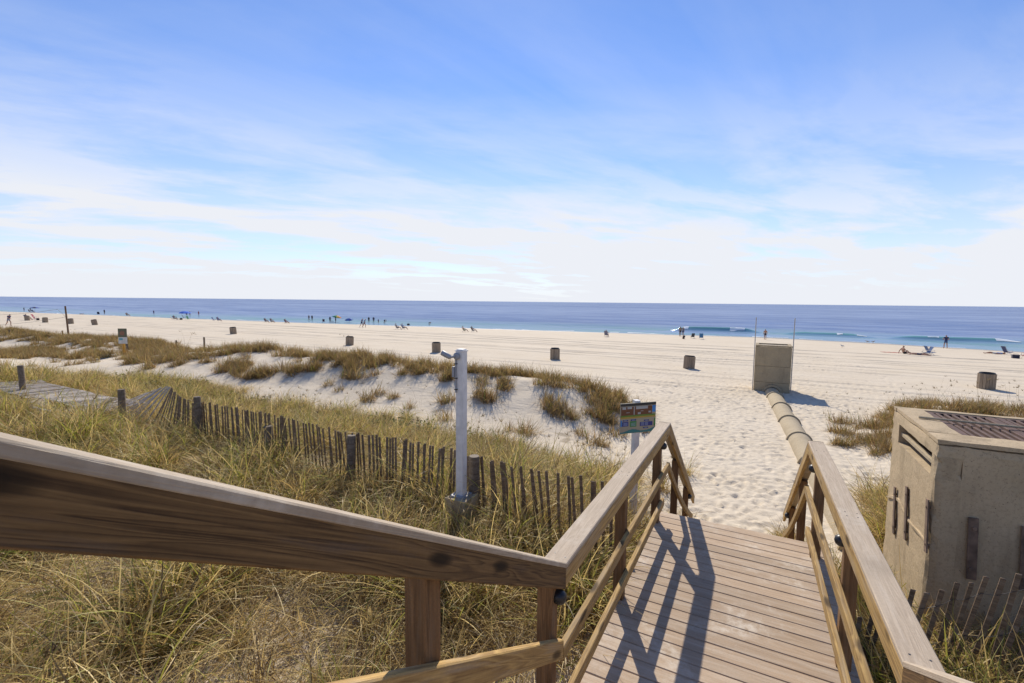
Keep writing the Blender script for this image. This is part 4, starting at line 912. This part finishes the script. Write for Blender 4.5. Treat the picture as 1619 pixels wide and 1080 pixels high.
POSES['walk'] = pose([(0, 0, .93), (0, .06, 1.13), (0, .15, 1.33), (0, .22, 1.44), (0, .29, 1.53), (0, .32, 1.62)], ([(-.19, .14, 1.38), (-.25, -.06, 1.17), (-.22, .08, .98), (-.2, .15, .93)], [(.19, .16, 1.38), (.24, .24, 1.12), (.2, .44, 1.05), (.18, .53, 1.08)]), ([(-.09, 0, .88), (-.10, .22, .52), (-.10, .18, .09), (-.11, .33, .05)], [(.09, 0, .88), (.10, -.08, .47), (.10, -.36, .20), (.11, -.33, .06)]))
POSES['bend'] = pose([(0, -.1, .88), (0, .1, .98), (0, .32, 1.0), (0, .45, .97), (0, .54, .93), (0, .62, .90)], ([(-.18, .34, .98), (-.2, .38, .70), (-.16, .46, .46), (-.14, .5, .38)], [(.18, .34, .98), (.2, .38, .70), (.16, .46, .46), (.14, .5, .38)]), ([(-.09, -.1, .84), (-.12, .06, .46), (-.12, -.06, .08), (-.12, .1, .035)], [(.09, -.1, .84), (.12, .02, .46), (.12, -.2, .08), (.12, -.04, .035)]))
SITB = [(0, -.16, .36), (0, -.26, .55), (0, -.36, .76), (0, -.38, .89), (0, -.35, .99), (0, -.36, 1.09)]; SITA = [(-.19, -.35, .80), (-.29, -.16, .62), (-.27, .06, .60), (-.26, .14, .60)]
SITL = [(-.09, -.12, .34), (-.12, .30, .46), (-.12, .56, .10), (-.12, .70, .05)]
POSES['sit'] = pose(SITB, (SITA, mir(SITA)), (SITL, mir(SITL)))
POSES['ground'] = pose([(0, 0, .11), (0, -.07, .30), (0, -.10, .52), (0, -.08, .65), (0, -.04, .75), (0, -.03, .85)], ([(-.18, -.10, .57), (-.25, -.24, .34), (-.22, -.34, .10), (-.22, -.38, .03)], [(.18, -.10, .57), (.24, .06, .36), (.16, .24, .40), (.12, .3, .42)]), ([(-.09, .04, .11), (-.13, .42, .30), (-.12, .74, .07), (-.12, .87, .06)], [(.09, .04, .11), (.16, .44, .16), (.14, .84, .06), (.14, .97, .07)]))
POSES['lie'] = pose([(0, 0, .13), (0, -.22, .14), (0, -.45, .16), (0, -.58, .17), (0, -.68, .19), (0, -.78, .19)], ([(-.19, -.48, .14), (-.30, -.30, .08), (-.24, -.08, .06), (-.22, .02, .05)], [(.19, -.48, .14), (.30, -.62, .08), (.16, -.78, .06), (.08, -.82, .05)]), ([(-.09, .05, .12), (-.13, .46, .22), (-.12, .84, .07), (-.12, .90, .12)], [(.09, .05, .12), (.13, .48, .11), (.14, .92, .07), (.14, .96, .14)]))
BODY = {k_: skin_mesh('body', J, RAD, EDG, REG) for k_, J in POSES.items()}
_cm = {}
def cloth(c):
    if c not in _cm: _cm[c] = plain('cloth_%d' % len(_cm), c, .85)
    return _cm[c]
NAVY, BLUE, LBLUE, BLACK, WHITE, GREY, RED, PINK, TEAL, ORANGE, GREEN, YEL, BRNH, KHAKI = (.018, .025, .08), (.03, .07, .30), (.10, .22, .48), (.014, .014, .018), (.60, .60, .58), (.16, .16, .18), (.42, .03, .04), (.42, .12, .17), (.03, .20, .26), (.50, .16, .03), (.05, .24, .08), (.55, .38, .05), (.035, .022, .015), (.26, .20, .13)
def person(pz, x, y, rz, label, top=NAVY, bot=BLACK, hair=BRNH, sk=0, s=1., z=None):
    o = bpy.data.objects.new('person', BODY[pz]); COL.objects.link(o); tag(o, label, 'person', 'people on the beach')
    o.location = (x, y, (max(GZ(x, y), -1.62) if z is None else z)-.015); o.rotation_euler = (0, 0, rz); o.scale = (s, s, s)
    sm = SKIN_D if sk else SKIN_M
    for i, mt in enumerate((sm, sm if top is None else cloth(top), cloth(bot), cloth(hair))): o.material_slots[i].link = 'OBJECT'; o.material_slots[i].material = mt
    return o
# beach chair: tube frame, slung seat and back
def make_chair():
    t = thing('beach_chair', (0, 0, 0), 'x', 'chair', 'beach chairs')
    def sling(name, a, b, sagd):
        q = MB(); n_ = 6; Vv = []
        for i in range(n_+1):
            f = i/n_; c = Vector(a).lerp(Vector(b), f)-Vector((0, -.0, sagd*math.sin(math.pi*f)))
            for x in (-.25, .25): Vv += [(x, c.y, c.z), (x, c.y, c.z-.012)]
        Fc = []
        for i in range(n_):
            j = i*4; Fc += [(j, j+2, j+6, j+4), (j+1, j+5, j+7, j+3), (j, j+4, j+5, j+1), (j+2, j+3, j+7, j+6)]
        q.add(Vv, Fc+[(0, 1, 3, 2), (n_*4, n_*4+2, n_*4+3, n_*4+1)]); return q.obj(name, cloth(BLUE), t)
    sling('seat', (0, -.24, .27), (0, .24, .31), .04); sling('backrest', (0, -.27, .28), (0, -.60, .92), .03)
    for x in (-.27, .27):
        q = MB(); q.tube([(x, -.62, .95), (x, -.22, .25), (x, .10, .02)], .014, 6); q.obj('leg', METAL, t, smooth=True)
        q = MB(); q.tube([(x, .27, .32), (x, -.24, .27), (x, -.46, .02)], .014, 6); q.obj('leg', METAL, t, smooth=True)
        q = MB(); q.box((x, -.12, .52), (.05, .46, .025)); q.obj('armrest', WHITEP, t)
        q = MB(); q.tube([(x, .08, .52), (x, .12, .30)], .012, 6); q.obj('arm_support', METAL, t, smooth=True)
    return t
ch0 = make_chair(); _used = []
def chair(x, y, rz, label, col=BLUE, s=1., z=None):
    c = ch0 if not _used else dup(ch0); _used.append(1); c['label'] = label
    c.location = (x, y, (max(GZ(x, y), -1.5) if z is None else z)-.01); c.rotation_euler = (0, 0, rz); c.scale = (s, s, s)
    for h in c.children:
        if h.name.startswith(('seat', 'backrest')): h.material_slots[0].link = 'OBJECT'; h.material_slots[0].material = cloth(col)
    return c
def umbrella(x, y, label, cols, tilt=(0, 0), r=1.25, h_=2.05):
    t = thing('beach_umbrella', (x, y, GZ(x, y)), label, 'umbrella', 'beach umbrellas'); n_ = 8; q = MB(); ms = [cloth(c) for c in cols]
    prof = [(.02, h_+.02), (r*.35, h_-.06), (r*.72, h_-.24), (r, h_-.48)]
    for g_ in range(n_):
        a0, a1 = 2*math.pi*g_/n_, 2*math.pi*(g_+1)/n_
        for (r0, z0), (r1, z1) in zip(prof[:-1], prof[1:]):
            q.add([(r0*math.cos(a0), r0*math.sin(a0), z0), (r1*math.cos(a0), r1*math.sin(a0), z1), (r1*math.cos(a1), r1*math.sin(a1), z1), (r0*math.cos(a1), r0*math.sin(a1), z0)], [(0, 1, 2, 3)], g_ % len(ms))
    c = q.obj('canopy', ms, t); c.location = (0, 0, 0); c.rotation_euler = (tilt[0], tilt[1], 0); sm = c.modifiers.new('t', 'SOLIDIFY'); sm.thickness = .006
    q = MB(); q.tube([(0, 0, -.3), (tilt[1]*h_, -tilt[0]*h_, h_+.03)], .02, 8); o = q.obj('pole', METAL, t, smooth=True); o.location = (0, 0, 0); return t
def lump(name, x, y, d, col, label, cat, rz=0., z=None):
    """soft bag or cooler with lid and handle"""
    t = thing(name, (x, y, (max(GZ(x, y), -1.4) if z is None else z)), label, cat, None, rz)
    b = bpy.data.objects.new('body', beam_mesh('body', d[0], d[1], d[2]*.8, cloth(col), min(d)*.16)); link(b, t); b.location = (0, 0, d[2]*.4)
    l_ = bpy.data.objects.new('lid', beam_mesh('lid', d[0]*1.04, d[1]*1.04, d[2]*.2, cloth(tuple(min(1, c*1.5+.02) for c in col)), min(d)*.08)); link(l_, t); l_.location = (0, 0, d[2]*.9)
    q = MB(); q.tube([(-d[0]*.4, 0, d[2]*.95), (-d[0]*.3, 0, d[2]*1.2), (d[0]*.3, 0, d[2]*1.2), (d[0]*.4, 0, d[2]*.95)], .014, 6); h = q.obj('handle', cloth(BLACK), t); h.location = (0, 0, 0); return t
def towel(x, y, rz, c, label, L_=1.8, w=.8):
    q = MB(); n_ = 12; g0 = GZ(x, y); cs, sn = math.cos(rz), math.sin(rz); Vv = []
    for i in range(n_+1):
        for j in range(5):
            a, b = (i/n_-.5)*L_, (j/4-.5)*w; xx = a*cs-b*sn; yy = a*sn+b*cs; Vv.append((xx, yy, GZ(x+xx, y+yy)-g0+.02+.015*math.sin(i*1.9+j*2.3)))
    q.add(Vv, [(i*5+j, i*5+5+j, i*5+6+j, i*5+1+j) for i in range(n_) for j in range(4)])
    o = q.obj('towel', cloth(c), None, (x, y, g0)); sm = o.modifiers.new('t', 'SOLIDIFY'); sm.thickness = .012; return tag(o, label, 'towel')
SEA_F = 0.; TO_CAM = math.pi
# right-hand side
person('hips', 22.5, 82.5, 0.2, 'man in dark shirt and blue jeans standing at the water edge, far right', NAVY, (.03, .06, .17), s=1.06)
person('ground', 13.4, 60.9, -1.2, 'tanned sunbather sitting up on the sand, right side', None, BLACK, s=1.0)
person('lie', 14.35, 59.9, -1.9, 'sunbather lying on the sand beside the folded blue chairs', None, NAVY)
towel(12.7, 62.4, .25, (.45, .10, .06), 'red towel spread on the sand left of the sunbathers', 1.7)
chair(15.15, 61.0, 1.9, 'blue beach chair next to the sunbathers, nearer the path', (.06, .12, .26), .95)
chair(15.75, 61.5, -1.3, 'blue beach chair next to the sunbathers, farther from the path', (.10, .16, .30), 1.0)
person('lie', 23.7, 71.2, 1.3, 'person reclining in light clothes at the far right edge', LBLUE, WHITE)
chair(24.7, 71.0, -1.2, 'dark striped lounge chair at the far right edge', (.07, .08, .16), 1.05)
lump('cooler', 22.75, 63.9, (.5, .34, .36), (.03, .03, .05), 'small dark cooler box at the far right edge', 'cooler')
chair(23.75, 64.6, 2.4, 'red beach chair cut by the right edge of the view', (.40, .05, .07), 1.1)
person('stand', 1.1, 82.0, 2.9, 'bather standing by the water directly behind the outfall box', None, BLACK, s=.98)
# middle
person('stand', -11.6, 83.2, .5, 'person standing at the waterline, left one of the pair by the wave', KHAKI, BLACK, sk=1)
person('stand', -12.0, 89.5, .2, 'person standing in shallow water, right one of the pair by the wave', GREY, NAVY, z=-1.55)
person('ground', -9.7, 73.4, .3, 'child in black sitting on the sand below the standing pair', BLACK, BLACK, s=.8)
chair(-8.9, 76.7, .4, 'dark empty beach chair between the child and the blue chair', (.05, .06, .07), .9)
chair(-7.4, 74.6, .1, 'bright blue beach chair facing the sea near the green wave', (.05, .17, .36), 1.0)
person('sit', -20.5, 70.0, .0, 'person in grey seen from behind in a lone chair near the waterline', (.20, .19, .24), GREY)
chair(-20.5, 70.0, .0, 'grey beach chair holding the lone sitter near the waterline', (.18, .18, .24))
person('sit', -43.3, 65.0, -1.0, 'person in orange and green sitting on the sand chair', (.42, .20, .04), GREEN, s=.95)
chair(-43.3, 65.0, -1.0, 'low orange chair left of the dark-clothed sitter', (.42, .18, .04), .95)
person('sit', -42.3, 66.2, -1.2, 'dark-clothed sitter next to the person in orange', BLACK, GREY, s=.95)
chair(-42.3, 66.2, -1.2, 'dark low chair right of the person in orange', (.05, .05, .06), .95)
person('lie', -71.6, 88.0, -1.4, 'person lying at the water edge beyond the lamp post', TEAL, GREY)
person('bend', -69.4, 88.9, -1.2, 'person crouching over at the water edge beyond the lamp post', BLACK, BLACK, s=.8, z=-1.45)
lump('beach_bag', -72.9, 85.5, (.5, .35, .4), BLACK, 'small black bag on the sand near the waterline', 'bag')
person('sit', -55.9, 62.8, -.9, 'left sitter of the grey pair on low chairs in mid beach', GREY, GREY); chair(-55.9, 62.8, -.9, 'grey low chair under the left sitter in mid beach', (.13, .14, .17))
person('sit', -55.0, 63.4, -1.1, 'right sitter of the grey pair on low chairs in mid beach', LBLUE, GREY); chair(-55.0, 63.4, -1.1, 'grey low chair under the right sitter in mid beach', (.14, .15, .19))
person('walk', -67.2, 65.3, -1.5, 'walker in blue shirt, left one of the strolling couple', (.07, .13, .32), NAVY, s=1.05)
person('walk', -66.0, 64.8, -1.4, 'walker in pale blue shirt, right one of the strolling couple', (.16, .24, .42), (.12, .05, .05), s=1.0)
person('stand', -90.2, 90.2, .3, 'dark bather standing in the shallows, left of two', BLACK, BLACK, sk=1, z=-1.6)
person('stand', -88.9, 90.6, .6, 'dark bather standing in the shallows, right of two', NAVY, BLACK, sk=1, z=-1.6)
person('stand', -85.9, 89.2, .1, 'child standing in the shallows next to the stooping person', BLUE, BLACK, s=.68, z=-1.5)
person('bend', -84.0, 89.4, -1.5, 'person stooping over the shallow water', BLACK, NAVY, s=1., z=-1.5)
q = umbrella(-93.8, 87.0, 'low blue umbrella by the water behind the strolling couple', [LBLUE, BLUE], (.2, .1), 1.1, 1.5)
# rainbow umbrella group
umbrella(-97.6, 85.8, 'rainbow striped beach umbrella tilted over a group of people', [ORANGE, RED, (.25, .05, .25), NAVY, BLUE, (.08, .30, .40), GREEN, YEL], (-.05, .22), 1.3, 2.15)
person('stand', -98.9, 85.2, .5, 'left person standing under the rainbow umbrella', NAVY, BLACK, sk=1); person('stand', -98.0, 86.2, -.4, 'right person standing under the rainbow umbrella', BLACK, NAVY, sk=1)
chair(-99.9, 84.0, .8, 'dark chair left of the rainbow umbrella', (.10, .04, .06)); chair(-97.0, 84.4, -.6, 'dark chair right of the rainbow umbrella pole', (.05, .05, .09))
person('stand', -113.8, 90.6, .2, 'pale bather standing in the sea, left of two', (.30, .24, .22), GREY, z=-1.65); person('stand', -111.6, 89.9, .2, 'dark bather standing in the sea, right of two', BLACK, BLACK, sk=1, z=-1.65)
person('sit', -92.7, 68.0, -1.2, 'person in red shorts reclining in a navy chair', NAVY, RED); chair(-92.7, 68.0, -1.2, 'navy chair of the person in red shorts', NAVY)
person('sit', -102.4, 69.8, -1.2, 'left sunbather of a couple in low loungers', NAVY, NAVY); chair(-102.4, 69.8, -1.2, 'blue lounger of the left sunbather of the couple', NAVY)
person('sit', -101.0, 70.3, -1.3, 'right sunbather of a couple in low loungers', GREY, GREY); chair(-101.0, 70.3, -1.3, 'grey lounger of the right sunbather of the couple', (.12, .13, .17))
person('sit', -111.6, 64.2, -1.2, 'person in blue leaning back in the right one of two blue chairs', BLUE, BLUE); chair(-111.6, 64.2, -1.2, 'right one of two blue chairs on the left beach', (.02, .05, .22)); chair(-113.1, 64.0, -1.0, 'left one of two blue chairs on the left beach', (.02, .06, .24))
# blue umbrella group
umbrella(-126.6, 64.6, 'bright blue beach umbrella over a group of chairs on the left', [(.03, .12, .52), (.04, .15, .60)], (.04, .06), 1.45, 2.15)
person('sit', -125.6, 61.8, -1.2, 'person in dark blue reclining under the blue umbrella', NAVY, NAVY); chair(-125.6, 61.8, -1.2, 'dark blue chair under the blue umbrella', (.02, .05, .18))
chair(-129.0, 64.2, -.8, 'teal chair left of the blue umbrella', TEAL, .9); chair(-128.3, 62.6, -.6, 'yellow chair left of the blue umbrella', YEL, .8); chair(-122.8, 63.4, -1.4, 'green and white chair right of the blue umbrella', (.12, .36, .16), 1.)
lump('cooler', -124.6, 62.6, (.5, .4, .42), BLACK, 'round dark cooler right of the blue umbrella', 'cooler')
chair(-150.0, 76.3, -.8, 'dark chair behind the blue umbrella near the water', (.05, .07, .12), 1.1)
person('stand', -170.4, 88.4, .3, 'bather with white shirt in the surf right of the blue umbrella', WHITE, NAVY, z=-1.6); person('bend', -171.6, 88.0, .3, 'stooping bather in the surf right of the blue umbrella', BLACK, BLACK, z=-1.6)
person('stand', -170.0, 91.0, .3, 'bather in red standing in the surf right of the blue umbrella', RED, PINK, z=-1.6)
# far left
person('stand', -194.8, 88.9, .3, 'far bather wading alone left of the blue umbrella', NAVY, BLUE, z=-1.75)
person('stand', -199.5, 76.2, .4, 'dark figure standing by the far chairs at the waterline', BLACK, BLACK, sk=1, z=-1.4)
chair(-176.0, 73.2, -1.1, 'dark red far chair by the waterline, left beach', (.10, .03, .04), 1.1); person('sit', -176.0, 73.2, -1.1, 'far sitter in the dark red chair by the waterline', BLACK, GREY, s=1.1)
chair(-196.5, 73.5, 1.0, 'far black chair leaning back at the waterline', (.03, .03, .05), 1.2)
person('lie', -205.5, 72.2, -1.3, 'far person lying back on the left beach by the water', BLACK, RED, s=1.1); towel(-206.5, 72.2, .1, (.42, .12, .08), 'red far mat under the lying person', 2.2, 1.0)
umbrella(-241.0, 71.0, 'far blue umbrella near the left edge by the water', [BLUE, NAVY], (.0, .0), 1.5, 2.1); chair(-241.8, 70.0, -1., 'far black chair under the left-edge umbrella', (.02, .02, .05), 1.2); person('sit', -240.2, 70.2, -1.2, 'far dark sitter under the left-edge umbrella', NAVY, BLACK, sk=1, s=1.1)
person('stand', -262.0, 74.0, .2, 'far dark figure wading, leftmost of two by the left edge', NAVY, BLACK, sk=1, z=-1.55); person('stand', -254.0, 73.5, .2, 'far dark figure wading, right one of two by the left edge', NAVY, NAVY, sk=1, z=-1.55)
person('walk', -95.6, 25.3, -1.2, 'jogger in navy shirt and grey shorts at the left edge of the beach', (.03, .04, .11), (.20, .21, .26), s=1.05)
person('sit', -118.4, 33.9, -.9, 'person in dark clothes sitting behind the leftmost bin', NAVY, BLACK); chair(-118.4, 33.9, -.9, 'dark chair behind the leftmost bin', (.04, .05, .08))
chair(-116.9, 34.6, -.7, 'dark red beach chair standing right of the leftmost bin', (.30, .03, .06), 1.15); lump('beach_bag', -115.4, 34.3, (.5, .3, .32), BLACK, 'black bag on the sand beside the dark red chair', 'bag')
# gulls
def gull(x, y, rz, label, s=1.):
    t = thing('gull', (x, y, max(GZ(x, y), -1.4)), label, 'bird', 'gulls', rz); q = MB(); q.tube([(0, -.24, .20), (0, -.14, .215), (0, 0, .22), (0, .10, .25), (0, .15, .31), (0, .19, .33), (0, .23, .325)], [.008, .045, .075, .065, .04, .042, .018], 10); b = q.obj('body', cloth(WHITE), t, smooth=True); b.location = (0, 0, 0)
    q = MB(); q.tube([(0, .225, .325), (0, .275, .315)], [.011, .003], 6); o = q.obj('beak', cloth(YEL), t); o.location = (0, 0, 0)
    for sx in (-1, 1):
        q = MB(); q.tube([(sx*.03, 0, .16), (sx*.03, .01, 0)], .006, 5); o = q.obj('leg', cloth(ORANGE), t); o.location = (0, 0, 0)
        q = MB(); q.tube([(sx*.06, .08, .25), (sx*.075, -.05, .245), (sx*.03, -.30, .20)], [.02, .04, .005], 8); o = q.obj('wing', cloth(GREY), t, smooth=True); o.location = (0, 0, 0)
    t.scale = (s, s, s); return t
gull(15.0, 88.6, 1.2, 'left gull of two standing at the wet sand', 1.2); gull(15.8, 88.9, -1.0, 'right gull of two standing at the wet sand', 1.2); gull(9.1, 67.9, .6, 'single gull on dry sand right of the outfall box', 1.1)
bpy.context.view_layer.update()
